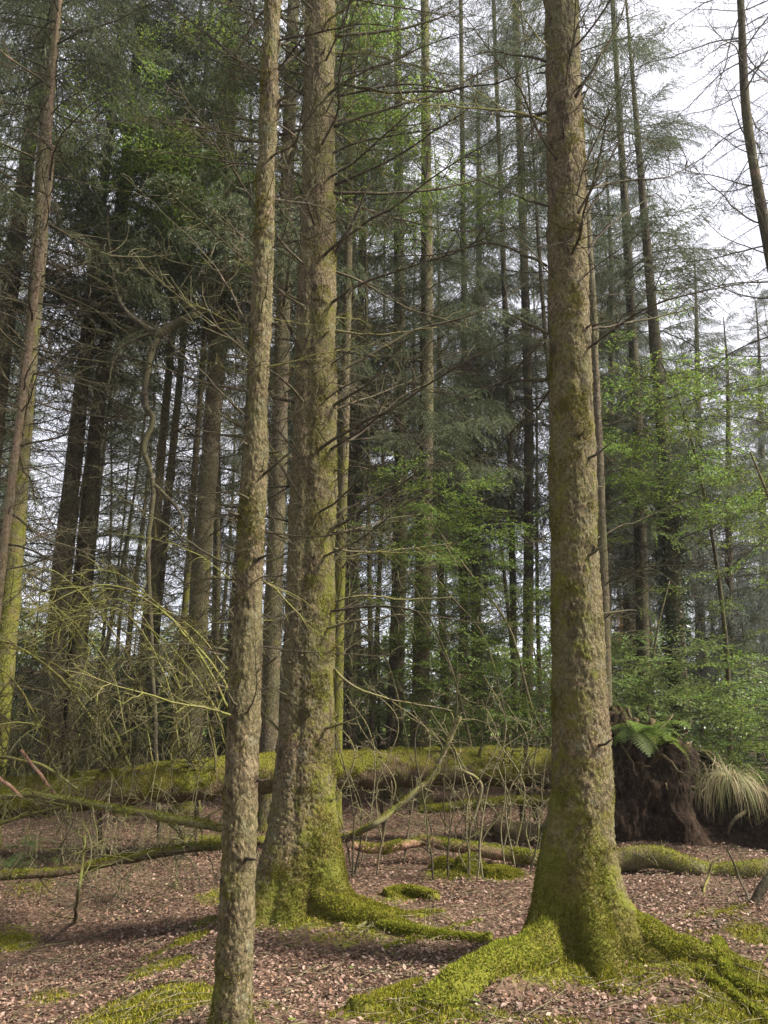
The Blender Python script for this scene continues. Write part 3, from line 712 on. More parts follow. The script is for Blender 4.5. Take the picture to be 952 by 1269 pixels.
hero2, b2, _h2 = hero('broad double-fluted mossy spruce trunk left of centre with roots running to the right', 'spruce_tree',
    [(378, 1060), (378, 980), (381, 900), (386, 700), (391, 500), (395, 200), (397, 0)], H2P[1], H2P, [86, 72, 66, 60, 53, 42, 38], 15, M['bark_warm'],
    lambda h, t: .75 * np.exp(-np.maximum(h, 0) / .5) + .30 + .28 * np.cos(t - math.radians(-20)) * (1 - .5 * sstep(3, 8, h)) - .08, 23,
    [(-40, 1.0, .4), (205, .7, .5), (255, .5, .3), (60, .5, .5), (150, .4, .4)], .75, .32, 140,
    [([(H2P[0] + .10, H2P[1] - .14, .26), (H2P[0] + .26, H2P[1] - .27, .12), (H2P[0] + .46, H2P[1] - .38, .05), (H2P[0] + .78, H2P[1] - .50, .02), (H2P[0] + 1.1, H2P[1] - .62, -.03)], .12, .045),
     ([(H2P[0] + .15, H2P[1], .2), (H2P[0] + .42, H2P[1] - .02, .07), (H2P[0] + .75, H2P[1] - .06, .03), (H2P[0] + 1.15, H2P[1] - .02, -.03)], .10, .04),
     ([(H2P[0] - .12, H2P[1] - .1, .2), (H2P[0] - .36, H2P[1] - .2, .04), (H2P[0] - .6, H2P[1] - .36, -.05)], .10, .04)], 45000, fused=.12, bark_amp=1.15)
hero1, b1, _h1 = hero('slender upright spruce trunk in the left foreground, nearest to the viewer', 'spruce_tree',
    [(290, 1240), (298, 1000), (304, 850), (313, 650), (320, 500), (331, 200), (338, 0)], H1P[1], H1P, [53, 48, 44, 37, 32, 27, 25], 14, M['bark_warm'],
    lambda h, t: .35 * np.exp(-np.maximum(h, 0) / .3) + .16 + .16 * np.cos(t - math.radians(-150)), 37,
    [(-60, .5, .5), (200, .5, .5), (70, .5, .5)], .35, .15, 96, [([(H1P[0] + .0, H1P[1] - .0, .05), (H1P[0] + .1, H1P[1] - .10, -.05), (H1P[0] + .2, H1P[1] - .16, -.08)], .03, .02)], 9000, bark_amp=.75)

Y2, Y3, Y1 = H2P[1], H3P[1], H1P[1]
for s, c in enumerate([
    [(412, 158, Y2), (500, 128, Y2), (560, 110, Y2 + .3), (640, 60, Y2 + .5), (660, 30, Y2 + .5)],
    [(416, 45, Y2), (500, 35, Y2 + .2), (560, 15, Y2 + .3), (590, -8, Y2 + .4)],
    [(414, 102, Y2), (500, 115, Y2 - .3), (600, 105, Y2 - .5), (672, 83, Y2 - .6)],
    [(412, 230, Y2), (480, 200, Y2 - .2), (550, 155, Y2 - .4), (588, 130, Y2 - .5)],
    [(412, 240, Y2), (520, 237, Y2 + .3), (600, 220, Y2 + .6), (672, 190, Y2 + .8)],
    [(412, 465, Y2), (520, 408, Y2 + .2), (600, 385, Y2 + .3), (667, 340, Y2 + .4)],
    [(400, 510, Y2), (450, 480, Y2 - .2), (490, 440, Y2 - .3), (520, 400, Y2 - .4)],
    [(400, 660, Y2), (430, 645, Y2 - .2), (490, 605, Y2 - .4), (540, 572, Y2 - .5)],
    [(412, 555, Y2), (450, 535, Y2 + .3), (500, 490, Y2 + .5), (540, 470, Y2 + .8)],
    [(412, 320, Y2), (440, 270, Y2 - .2), (460, 225, Y2 - .3), (490, 180, Y2 - .4)],
    [(378, 60, Y2), (330, 90, Y2 - .3), (280, 60, Y2 - .4), (210, 8, Y2 - .5)],
    [(378, 160, Y2), (300, 175, Y2 + .6), (240, 150, Y2 + .9), (180, 145, Y2 + 1.2)]]):
    pix_branch(hero2, b2, c, .020, .004, M['dead'], .12, 500 + s, .8, tl=.30)
for s, c in enumerate([
    [(412, 410, Y2), (470, 415, Y2), (540, 405, Y2 + .1)],
    [(412, 745, Y2), (450, 738, Y2), (500, 742, Y2 + .2), (560, 740, Y2 + .3)],
    [(404, 778, Y2 - .1), (450, 768, Y2 - .3), (495, 760, Y2 - .4)],
    [(412, 680, Y2), (470, 684, Y2 + .1), (560, 674, Y2 + .2)],
    [(350, 690, Y2), (325, 695, Y2), (300, 688, Y2 + .1)],
    [(350, 760, Y2), (330, 772, Y2), (318, 812, Y2)],
    [(345, 905, Y2), (325, 880, Y2), (318, 870, Y2)],
    [(400, 905, Y2 - .1), (430, 895, Y2 - .3), (456, 882, Y2 - .4)],
    [(405, 820, Y2), (440, 850, Y2), (500, 870, Y2 + .2), (560, 880, Y2 + .3)]]):
    pix_branch(hero2, b2, c, .013, .004, M['deadmoss'], .45, 530 + s, .7, tl=.16)
for s, c in enumerate([
    [(678, 328, Y3), (640, 312, Y3 + .2), (600, 302, Y3 + .3), (540, 315, Y3 + .5), (440, 318, Y3 + .8)],
    [(678, 415, Y3), (650, 445, Y3 + .1), (620, 475, Y3 + .3), (545, 500, Y3 + .5)],
    [(678, 470, Y3), (640, 473, Y3 + .2), (600, 480, Y3 + .4)],
    [(680, 415, Y3), (650, 400, Y3), (625, 388, Y3)],
    [(716, 265, Y3 - .2), (740, 225, Y3 - .3), (765, 180, Y3 - .3), (780, 145, Y3 - .3)],
    [(718, 285, Y3 - .2), (735, 250, Y3 - .2), (748, 235, Y3 - .2)],
    [(712, 120, Y3 - .2), (745, 70, Y3 - .3), (770, 20, Y3 - .3), (780, -20, Y3 - .3)],
    [(706, 70, Y3 - .2), (718, 30, Y3 - .3), (732, 0, Y3 - .3)],
    [(725, 410, Y3), (780, 400, Y3 + .3), (840, 388, Y3 + .6), (880, 372, Y3 + .8)],
    [(722, 235, Y3), (770, 225, Y3 + .4), (830, 218, Y3 + .6), (880, 190, Y3 + 1)],
    [(724, 320, Y3), (755, 280, Y3 + .3), (820, 235, Y3 + .6)],
    [(678, 140, Y3), (640, 145, Y3 + .2), (590, 140, Y3 + .4)],
    [(678, 75, Y3), (640, 68, Y3 + .2), (600, 64, Y3 + .4)],
    [(725, 570, Y3 - .15), (745, 560, Y3 - .2), (760, 545, Y3 - .25)],
    [(728, 690, Y3 - .15), (742, 680, Y3 - .2), (752, 672, Y3 - .2)],
    [(735, 763, Y3), (760, 758, Y3 + .1), (790, 756, Y3 + .2)]]):
    pix_branch(hero3, b3, c, .014, .0035, M['dead'], .1, 560 + s, .8 if s < 13 else .2, tl=.22)
for s, c in enumerate([
    [(305, 535, Y1), (275, 515, Y1), (250, 497, Y1 + .1)],
    [(305, 543, Y1), (260, 536, Y1 + .2), (215, 532, Y1 + .3)],
    [(300, 628, Y1), (260, 622, Y1 + .1), (225, 608, Y1 + .2)],
    [(312, 420, Y1), (285, 360, Y1 + .3), (240, 300, Y1 + .6), (150, 215, Y1 + 1.)],
    [(322, 100, Y1), (290, 70, Y1), (240, 30, Y1 + .2), (200, 0, Y1 + .2)],
    [(320, 175, Y1), (280, 165, Y1 + .3), (230, 155, Y1 + .5), (190, 150, Y1 + .7)],
    [(340, 90, Y1), (365, 60, Y1 - .1), (385, 30, Y1 - .2)],
    [(325, 825, Y1 - .05), (335, 820, Y1 - .08), (343, 814, Y1 - .1)],
    [(320, 590, Y1), (350, 570, Y1 - .2), (400, 520, Y1 - .3)],
    [(300, 700, Y1), (260, 690, Y1 + .3), (190, 640, Y1 + .6), (120, 600, Y1 + .8)]]):
    pix_branch(hero1, b1, c, .009, .003, M['dead'], .3, 590 + s, .9 if s != 7 else .1, tl=.16)

for (ho, hb, cps, z0, z1, per, Lm, sd, pit) in ((hero2, b2, _h2, 2.4, 11, 5, 1.25, 1, (-.1, .5)), (hero3, b3, _h3, 4.4, 12, 3, 1.0, 2, (-.1, .5)), (hero1, b1, _h1, 1.6, 10, 3, .6, 3, (-.2, .4))):
    add_dead(ho, hb, cps[1], None, z0, z1, random.Random(sd), DEAD + DEADM[:2], per, .38, Lm, pit)

# ------------------------------------------------------------------ trees further in, one entry per trunk
TREES = [
 # label, pixels low->high, distance, widths, bark, kwargs
 ('thin pinkish-brown spruce stem leaning right at the far left edge of the wood', [(-12, 830), (10, 640), (40, 400), (64, 200), (74, 0)], 7.6, 11, 5, 'bark_pink', dict(moss=.12, dead=(2.6, 12), dead_per=3, crown=(9.5, 30), Lmax=1.6, name='spruce_tree')),
 ('moss-green spruce trunk just right of the thin pinkish stem at the left edge', [(2, 870), (18, 690), (32, 500), (50, 300), (62, 100)], 10, 24, 14, 'bark_grey', dict(moss=.75, dead=(2, 9), crown=(9, 30))),
 ('dark spruce trunk cut by the left edge of the view, higher than the pinkish stem', [(-18, 640), (5, 420), (30, 230), (48, 90)], 12, 24, 16, 'bark_dark', dict(dead=(4, 10), crown=(8, 30), Lmax=3)),
 ('thicker left trunk of the dark pair standing close together at left', [(62, 900), (78, 700), (95, 540), (112, 380)], 13, 28, 15, 'bark_dark', dict(moss=.1, dead=(2, 10), dead_per=4, crown=(9, 30), Lmax=2.8)),
 ('right-hand trunk of the dark pair standing close together at left', [(88, 880), (102, 700), (118, 540), (137, 370)], 13.3, 20, 14, 'bark_dark', dict(moss=.1, dead=(3, 10), dead_per=4, crown=(9, 30), Lmax=2.8)),
 ('slim spruce just right of the dark pair, beside the crooked dark stem', [(168, 900), (190, 700), (200, 560), (212, 430)], 16, 15, 9, 'bark_grey', dict(moss=.4, dead=(2, 9), crown=(10.8, 30))),
 ('slim dark spruce directly behind the crooked stem on the left', [(182, 905), (206, 640), (218, 520), (228, 410)], 18, 12, 8, 'bark_dark', dict(dead=(3, 10), crown=(10.8, 30))),
 ('thin mossy stem between the crooked stem and the straight brown spruce', [(216, 920), (232, 720), (243, 560), (252, 440)], 14.5, 9, 7, 'bark_grey', dict(moss=.7, dead=(2, 9), crown=(10, 20), Lmax=1.6)),
 ('straight brown spruce half hidden left of the slender foreground trunk', [(236, 930), (250, 700), (262, 540), (272, 380), (278, 250)], 12.4, 27, 18, 'bark_grey', dict(moss=.4, dead=(2, 9), dead_per=4, crown=(8, 30), Lmax=2.8)),
 ('greyish spruce seen in the gap between the slender and the broad foreground trunks', [(332, 930), (340, 720), (346, 560), (352, 350)], 11.2, 24, 18, 'bark_grey', dict(moss=.3, dead=(1.5, 9), dead_per=4, crown=(8, 30))),
 ('narrow yellow-green mossy stem close behind the right side of the broad trunk', [(418, 900), (421, 740), (425, 600), (430, 400)], 11.6, 14, 11, 'bark_grey', dict(moss=.85, dead=(2, 9), dead_per=2, crown=(10.8, 30), Lmax=2)),
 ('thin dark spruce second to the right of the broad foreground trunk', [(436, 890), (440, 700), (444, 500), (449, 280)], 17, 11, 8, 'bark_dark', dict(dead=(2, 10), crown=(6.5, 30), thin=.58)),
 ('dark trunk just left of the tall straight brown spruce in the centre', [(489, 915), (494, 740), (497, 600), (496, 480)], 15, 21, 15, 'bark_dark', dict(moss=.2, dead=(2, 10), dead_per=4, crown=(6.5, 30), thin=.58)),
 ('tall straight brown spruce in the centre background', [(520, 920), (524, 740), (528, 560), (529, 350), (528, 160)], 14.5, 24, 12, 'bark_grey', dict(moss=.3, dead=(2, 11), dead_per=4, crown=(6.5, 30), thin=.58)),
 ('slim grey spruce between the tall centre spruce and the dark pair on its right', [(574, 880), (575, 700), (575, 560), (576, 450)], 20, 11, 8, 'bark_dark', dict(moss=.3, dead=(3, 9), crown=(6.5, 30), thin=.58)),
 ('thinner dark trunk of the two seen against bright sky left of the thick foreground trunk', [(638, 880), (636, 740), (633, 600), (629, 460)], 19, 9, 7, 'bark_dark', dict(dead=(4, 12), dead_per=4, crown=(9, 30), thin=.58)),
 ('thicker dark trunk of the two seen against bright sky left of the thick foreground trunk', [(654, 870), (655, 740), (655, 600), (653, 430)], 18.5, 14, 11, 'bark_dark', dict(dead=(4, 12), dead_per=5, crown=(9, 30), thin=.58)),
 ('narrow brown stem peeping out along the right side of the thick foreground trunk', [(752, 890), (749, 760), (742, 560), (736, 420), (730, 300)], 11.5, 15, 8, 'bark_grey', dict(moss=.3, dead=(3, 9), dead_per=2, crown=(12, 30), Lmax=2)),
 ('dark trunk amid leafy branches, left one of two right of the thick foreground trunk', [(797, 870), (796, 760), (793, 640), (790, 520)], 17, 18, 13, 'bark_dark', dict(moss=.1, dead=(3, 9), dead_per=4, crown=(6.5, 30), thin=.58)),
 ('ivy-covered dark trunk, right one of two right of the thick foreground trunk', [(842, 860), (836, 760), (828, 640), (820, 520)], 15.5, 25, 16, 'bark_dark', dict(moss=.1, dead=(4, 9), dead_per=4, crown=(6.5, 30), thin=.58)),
]
ivy_info = None
for k, (lab, pix, Y, wl, wh, mt, kw) in enumerate(TREES):
    res = mid_tree(lab, pix, Y, wl, wh, M[mt], seed=700 + k, **kw)
    if 'ivy' in lab: ivy_info = res
# bare leaning stem, upper right
o, base, path = mid_tree('thin bare dark stem bending leftward against the white sky at upper right', [(1040, 700), (985, 460), (950, 290), (925, 140), (917, -10)], 9.0, 20, 8, M['bark_dark'], seed=760,
    H=15, dead=(3.2, 15), dead_per=4, crown=None, dlen=.85, ddz=.28, name='bare_tree')
# spruces with hanging twigs, right background; haze painted pale blue into their needles
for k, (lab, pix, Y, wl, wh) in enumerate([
    ('hazy bluish drooping spruce, nearest of those right of the thick foreground trunk', [(778, 800), (780, 560), (782, 330)], 22, 12, 7),
    ('hazy bluish drooping spruce between the dark ivy-clad trunk and the bare stem', [(868, 790), (866, 560), (862, 350)], 25, 12, 6),
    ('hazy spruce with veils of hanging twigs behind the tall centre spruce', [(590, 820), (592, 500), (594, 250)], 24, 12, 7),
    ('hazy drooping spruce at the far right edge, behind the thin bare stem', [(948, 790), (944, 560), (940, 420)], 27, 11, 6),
    ('hazy drooping spruce just right of the narrow brown stem, behind the broadleaf foliage', [(752, 800), (756, 560), (758, 360)], 19, 11, 6),
    ('short hazy drooping spruce right of the ivy-clad trunk, lower than its neighbours', [(905, 790), (903, 600), (902, 470)], 20, 10, 6)]):
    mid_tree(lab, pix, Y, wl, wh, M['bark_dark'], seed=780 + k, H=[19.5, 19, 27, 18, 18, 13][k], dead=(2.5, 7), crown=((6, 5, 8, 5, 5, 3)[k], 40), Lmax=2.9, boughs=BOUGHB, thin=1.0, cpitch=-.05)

# crooked dark stem
o = thing('crooked_tree', (np.array([*P(197, 1045, 10.4)[:2], gh1(*P(197, 1045, 10.4)[:2])])), 'contorted dark dead stem with an angular elbow high up, left of the brown spruce', 'tree')
b = np.array(o.location)
pix_branch(o, b, [(197, 1045, 10.4), (196, 990, 10.4), (188, 800, 10.4), (184, 680, 10.4), (190, 600, 10.4), (178, 555, 10.4), (190, 520, 10.4), (180, 500, 10.4), (184, 450, 10.4), (196, 415, 10.4)], .028, .048, M['dead'], -.6, 610, .5, 'trunk', 60, .3, 9)
pix_branch(o, b, [(192, 418, 10.4), (212, 405, 10.4), (236, 392, 10.4), (262, 372, 10.4), (292, 330, 10.1), (300, 290, 10.1)], .075, .035, M['dead'], -.6, 611, .8, 'branch', 40, .3, 9)
pix_branch(o, b, [(200, 412, 10.4), (186, 408, 10.4), (165, 395, 10.4), (148, 372, 10.4), (140, 340, 10.6), (132, 260, 10.8)], .05, .02, M['dead'], -.6, 612, .8, 'branch', 40, .3, 8)
pix_branch(o, b, [(188, 412, 10.4), (165, 422, 10.4), (147, 436, 10.4), (138, 460, 10.4), (132, 480, 10.4)], .03, .01, M['dead'], -.6, 613, .8, 'branch', 30, .3, 7)
pix_branch(o, b, [(190, 600, 10.4), (212, 620, 10.4), (226, 640, 10.4), (222, 665, 10.4), (205, 672, 10.4)], .03, .012, M['dead'], -.6, 614, .8, 'branch', 30, .3, 7)

# ------------------------------------------------------------------ further spruces filling the back of the wood (crown built as one part, shared)
def crown_mesh(seed, H, z0, Lmax, dens=1.0):
    rnd = random.Random(seed); raws = [raw_bough(bough(900 + seed * 5 + s, 2.1, .05, .07, .0075, 1.1, 1.7)) for s in range(3)]
    Vs = []; st = MB()
    z = z0
    while z < H - .1:
        for k in range(4):
            if rnd.random() > dens: continue
            t = (z - z0) / (H - z0); L = Lmax * (1 - t) ** .7 * rnd.uniform(.6, 1.1) / 2.1 + .2
            R = Matrix.Rotation(rnd.random() * 6.28, 3, 'Z') @ Matrix.Rotation(.1 - t * .45 + rnd.uniform(-.15, .15), 3, 'Y')
            A = np.array(R) * L; v = raws[rnd.randrange(3)] @ A.T; v[:, 2] += z + rnd.uniform(-.2, .2); Vs.append(v)
        z += rnd.uniform(.55, .9)
    V = np.vstack(Vs); T = np.arange(len(V)).reshape(-1, 3)
    return mk_mesh('crown', V, T, np.zeros((0, 4), int), M['needle'], False)
def far_trunk(seed, H, r, zd0, zd1):
    rnd = random.Random(seed); mb = MB(); zz = np.linspace(-.2, H, 26)
    path = np.stack([.15 * np.sin(zz * .3 + seed), .15 * np.cos(zz * .23 + seed * 2), zz], 1) * [1, 1, 1]
    path[:, :2] -= path[0, :2]; mb.tube(path, np.maximum(r * (1 - zz / H * .93) , .012), 9, .25)
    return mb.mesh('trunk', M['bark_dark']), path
def dead_set(seed, z0, z1):
    rnd = random.Random(seed); mb = MB(); raws = [dead_branch(960 + seed * 3 + s, 1.6, .1, .015, .55, .016) for s in range(3)]
    z = z0
    while z < z1:
        for k in range(3):
            A = np.array(Matrix.Rotation(rnd.random() * 6.28, 3, 'Z') @ Matrix.Rotation(rnd.uniform(-.4, .1), 3, 'Y')) * rnd.uniform(.5, 1.2)
            mb.merge(raws[rnd.randrange(3)], A, np.array([0, 0, z]))
        z += rnd.uniform(.4, .7)
    return mb.mesh('dead_branches', M['dead'], False)
FV = []
for s, (H, z0) in enumerate([(29, 9.5), (25, 7), (31, 11.5), (17, 4.0)]):
    tr, _ = far_trunk(s, H, .16, 0, 0)
    FV.append((tr, crown_mesh(s, H, z0, 2.9), dead_set(s, 2.0, z0 + 1)))
rnd = random.Random(77); placed = []
gapdirs = [(190, 72), (645, 38), (690, 20), (900, 55), (480, 22), (40, 16)]
tries = 0; nfar = 0
while nfar < 40 and tries < 4000:
    tries += 1
    Yf = rnd.uniform(19, 50); pxf = rnd.uniform(-160, 1110)
    if any(abs(pxf - c) < w for c, w in gapdirs) and rnd.random() < .96: continue
    x = (pxf - 476) / FPX * Yf * 1.02
    if any((x - a) ** 2 + (Yf - c) ** 2 < 5 for a, c in placed): continue
    placed.append((x, Yf)); nfar += 1
    v = rnd.randrange(3) if pxf < 560 or rnd.random() < .4 else (1 if rnd.random() < .5 else 3)
    if pxf > 700: v = 3 if rnd.random() < .6 else 1
    s = rnd.uniform(.85, 1.1)
    o = thing('spruce_tree', (x, Yf, gh1(x, Yf) * 0), 'thin dark spruce lost among its like at the back of the wood', 'tree', 'spruces massed at the back of the wood')
    o.rotation_euler = (rnd.uniform(-.02, .02), rnd.uniform(-.02, .02), rnd.random() * 6.28); o.scale = (s, s, s)
    new_obj('trunk', FV[v][0], o); new_obj('crown', FV[v][1], o); new_obj('dead_branches', FV[v][2], o)

SL = []
for s_ in range(4):
    tr, _ = far_trunk(40 + s_, 24, .085, 0, 0); SL.append((tr, dead_set(40 + s_, 1.2, 16), crown_mesh(40 + s_, 24, 13, 1.7)))
rnd = random.Random(5); k = 0
while k < 34:
    Yf = rnd.uniform(15.5, 38); pxf = rnd.uniform(-60, 1010)
    if abs(pxf - 690) < 14 or abs(pxf - 190) < 48 or (abs(pxf - 900) < 50 and Yf < 26): continue
    x = (pxf - 476) / FPX * Yf * 1.02; k += 1; v = rnd.randrange(4)
    o = thing('spruce_tree', (x, Yf, 0), 'slim pole-like suppressed spruce bristling with dead twigs between the larger background trunks', 'tree', 'slim suppressed spruces between the background trunks')
    o.rotation_euler = (rnd.uniform(-.05, .05), rnd.uniform(-.05, .05), rnd.random() * 6.28)
    new_obj('trunk', SL[v][0], o); new_obj('dead_branches', SL[v][1], o); new_obj('crown', SL[v][2], o)
for k, (x, Y, v) in enumerate([(-5.5, 1.5, 0), (-7, 6, 2), (-4, -4, 2), (-10, -1, 1), (-7, -7, 1), (1.0, -8.5, 2), (-3.5, -12, 1)]):  # unseen trees of the wood, added to block ambient light from behind
    o = thing('spruce_tree', (x, Y, gh1(x, Y)), 'unseen spruce added beside and behind the viewer to cut ambient light', 'tree', 'spruces around the viewpoint, outside the view')
    o.rotation_euler = (0, 0, k * 1.3)
    new_obj('trunk', FV[v][0], o); new_obj('crown', FV[v][1], o); new_obj('dead_branches', FV[v][2], o)

# ------------------------------------------------------------------ broad-leaved trees and understorey
def leafy_tree(label, stems, leaf_pts, meshes, seed, cat='sapling', name='beech_sapling', r0=.03, mat='deadmoss', moss=.35):
    """stems: lists of (px,py,Y); leaf_pts: (px, py, Y, spread m, count, scale)"""
    rnd = random.Random(seed)
    p0 = P(*stems[0][0]); base = np.array([p0[0], p0[1], gh1(p0[0], p0[1])])
    o = thing(name, base, label, cat)
    for k, st in enumerate(stems):
        cp = [(*c,) for c in st]
        pts = catmull([P(*c) for c in cp], 30); g0 = pts[0].copy()
        if k == 0 or True:
            if g0[2] - base[2] < 1.2: g0[2] = gh1(g0[0], g0[1]) - .05; pts = np.vstack([g0, pts])
        mb = MB(); n = len(pts); mb.tube(pts - base, np.linspace(r0 * (1 if k == 0 else .75), .012, n), 7, moss, True, .1, seed + k)
        new_obj('stem' if k else 'trunk', mb.mesh('stem', M[mat]), o)
    for (px, py, Y, sp, cnt, sc) in leaf_pts:
        c = P(px, py, Y)
        for q in range(cnt):
            p = c + np.array([rnd.gauss(0, sp), rnd.gauss(0, sp * .8), rnd.gauss(0, sp * .6)])
            put(meshes, o, base, p, rnd.random() * 6.28, rnd.uniform(-.35, .25), sc * rnd.uniform(.6, 1.1), rnd, 'leafy_branch', rnd.uniform(-.3, .3))
    return o
leafy_tree('arched double-stemmed sapling with fresh leaves above the fallen log, left of the dark sky-lit pair', [[(686, 960, 14), (684, 925, 13.8), (660, 880, 13.5), (632, 780, 13.3), (590, 720, 13.1), (545, 660, 13), (520, 610, 13)],
    [(640, 960, 14), (630, 915, 13.7), (625, 880, 13.5), (600, 790, 13.3), (560, 740, 13), (520, 690, 13)]], [(535, 600, 13, .5, 20, .75), (560, 650, 13, .6, 26, .75), (610, 720, 13.3, .6, 26, .75), (640, 800, 13.6, .6, 24, .75), (580, 860, 13.8, .6, 22, .75)], SPRAY, 1, r0=.035)
leafy_tree('leaning sapling rising from behind the log, left of the arched sapling', [[(585, 960, 13.5), (583, 920, 13.5), (560, 830, 13.2), (530, 760, 13), (500, 700, 13), (475, 650, 13)], [(508, 960, 13), (505, 920, 13), (480, 820, 13), (440, 760, 12.8)]],
    [(500, 690, 13, .6, 22, .75), (470, 760, 13, .6, 20, .7), (540, 800, 13.5, .7, 26, .75), (450, 640, 13, .5, 18, .7), (480, 850, 13.5, .6, 20, .7)], SPRAY, 2, r0=.03)
leafy_tree('spindly leafy sapling left of the thick trunk, against the bright gap', [[(676, 950, 15), (672, 860, 15), (660, 800, 15), (640, 740, 15)], [(636, 950, 14.6), (645, 860, 14.6), (655, 780, 14.6)]],
    [(640, 740, 15, .7, 22, .8), (600, 850, 15, .8, 28, .8), (650, 870, 15, .8, 30, .8), (560, 900, 15, .8, 24, .8)], SPRAY, 3, r0=.025)
leafy_tree('light green beech sapling with layered leaves directly above the root plate', [[(800, 950, 14.5), (805, 850, 14.3), (815, 780, 14), (830, 720, 14)]],
    [(770, 830, 13.8, .55, 18, .85), (820, 850, 13.8, .6, 22, .9), (790, 880, 13.6, .6, 20, .9), (865, 870, 14, .7, 20, .9), (770, 790, 14, .5, 10, .8), (760, 640, 13.5, .5, 6, .7)], SPRAYL, 4, r0=.03)
leafy_tree('broadleaf tree with dull green leaves over the ivy-clad trunk, right of the thick foreground trunk', [[(905, 950, 16), (900, 800, 15.5), (880, 650, 15), (850, 520, 14.5), (820, 450, 14)]],
    [(800, 480, 13, .7, 22, .9), (850, 520, 13.5, .8, 22, .9), (780, 560, 13, .7, 14, .85), (860, 600, 14, .9, 22, .9), (920, 500, 13, .8, 18, .9), (820, 640, 14.5, .8, 16, .9)], SPRAY, 5, 'tree', 'beech_tree', .06, 'bark_dark')
leafy_tree('leafy branches of a broadleaf tree at the right edge, above the shrubs', [[(985, 1000, 12), (985, 760, 11.5), (960, 640, 11), (930, 560, 10.5)]],
    [(930, 640, 12, .6, 20, .75), (940, 720, 13, .6, 20, .75), (925, 850, 13, .6, 28, .8), (890, 920, 13.5, .5, 24, .8), (945, 480, 11, .5, 16, .75), (940, 940, 13.2, .5, 24, .8)], SPRAY, 6, 'tree', 'beech_tree', .05)
leafy_tree('broadleaf tree showing green leaves high between the two left foreground trunks and the dark pair', [[(262, 960, 14), (270, 700, 14), (262, 450, 14), (240, 300, 14), (215, 200, 14)]],
    [(160, 170, 11, .8, 26, .8), (210, 200, 11, .8, 34, .8), (270, 240, 11.2, .8, 30, .8), (180, 250, 11.4, .8, 26, .8), (240, 300, 11.8, .8, 20, .8), (300, 150, 11, .6, 14, .8), (230, 90, 10.8, .8, 18, .8)], SPRAY, 7, 'tree', 'beech_tree', .07, 'bark_dark')
leafy_tree('broadleaf tree with green leaves high just right of the broad foreground trunk', [[(462, 960, 14.5), (458, 700, 14.5), (455, 450, 14.5), (452, 200, 14.5), (455, 60, 14.5)]],
    [(460, 80, 11, .6, 26, .75), (470, 150, 11, .6, 28, .75), (450, 230, 11.4, .6, 26, .75), (500, 260, 13, .5, 12, .8), (560, 240, 13, .4, 10, .7), (620, 240, 13, .35, 8, .7), (440, 20, 12.5, .6, 14, .85)], SPRAY, 8, 'tree', 'beech_tree', .06, 'bark_dark')

# shrubs of the understorey: foliage joined per variant, shared
def shrub_mesh(seed, W, Hh, n, mats, size):
    rnd = random.Random(seed); st = MB(); LV = []; LT = []; c = 0
    src = [spray(1000 + seed * 7 + s, 1.2, size, .9, .05, .5) for s in range(3)]
    for q in range(n):
        a = rnd.random() * 6.28; rr_ = W * math.sqrt(rnd.random()) * .8; z = Hh * rnd.random() ** .8 * (1 - .3 * rr_ / W)
        A = np.array(Matrix.Rotation(a + rnd.uniform(-.8, .8), 3, 'Z') @ Matrix.Rotation(rnd.uniform(-.6, .3), 3, 'Y')) * rnd.uniform(.5, 1)
        mb, (lv, lt) = src[rnd.randrange(3)]; off = np.array([math.cos(a) * rr_ * .7, math.sin(a) * rr_ * .7, z])
        st.merge(mb.cat(), A, off); LV.append(lv @ A.T + off); LT.append(lt + c); c += len(lv)
    me = mk_mesh('foliage', np.vstack(LV), np.vstack(LT), np.zeros((0, 4), int), mats, False)
    for q in range(7):
        a = rnd.random() * 6.28; st.tube([(math.cos(a) * .05, math.sin(a) * .05, -.1), (math.cos(a) * W * .3, math.sin(a) * W * .3, Hh * .5), (math.cos(a) * W * .6, math.sin(a) * W * .6, Hh * .95)], [.025, .016, .006], 5, .4)
    return me, st.mesh('stems', M['dead'], False)
SH = [shrub_mesh(s, 1.5, 2.2 + .5 * (s % 3), 46, M['holly'] if s < 3 else M['beech'], .07) for s in range(4)]
rnd = random.Random(15)
SLAB = {-20: 'leafy shrub cut by the left edge of the view, behind the mossy stem', 40: 'leafy shrub between the mossy edge stem and the dark pair of trunks', 110: 'leafy shrub hidden low behind the dark pair of trunks',
 210: 'leafy shrub low to the left of the straight brown spruce', 300: 'leafy shrub peeping out low around the slender foreground trunk', 505: 'leafy shrub at the foot of the tall straight centre spruce',
 548: 'leafy shrub just right of the tall straight centre spruce, above the log', 590: 'leafy shrub beneath the arched sapling, above the log', 660: 'leafy shrub beneath the two dark sky-lit trunks, above the log',
 700: 'leafy shrub mostly hidden by the thick foreground trunk', 742: 'leafy shrub behind the narrow brown stem, right of the thick foreground trunk', 790: 'leafy shrub behind the top of the root plate',
 838: 'leafy shrub at the foot of the ivy-covered trunk', 880: 'leafy shrub right of the ivy-covered trunk, above the root plate slope', 925: 'leafy shrub behind the pale grass tussock', 965: 'leafy shrub cut by the right edge of the view'}
SHL = [(-20, 16), (40, 18), (110, 19), (150, 24), (210, 21), (262, 26), (300, 19), (352, 30), (400, 22), (455, 27), (505, 21), (548, 18.5), (590, 17.5), (618, 22), (660, 17.5), (700, 19), (742, 17), (790, 20), (838, 18), (880, 20), (925, 17), (965, 15.5), (1010, 19), (70, 26), (330, 36), (480, 34), (560, 27), (640, 30), (770, 27), (860, 28), (930, 26)]
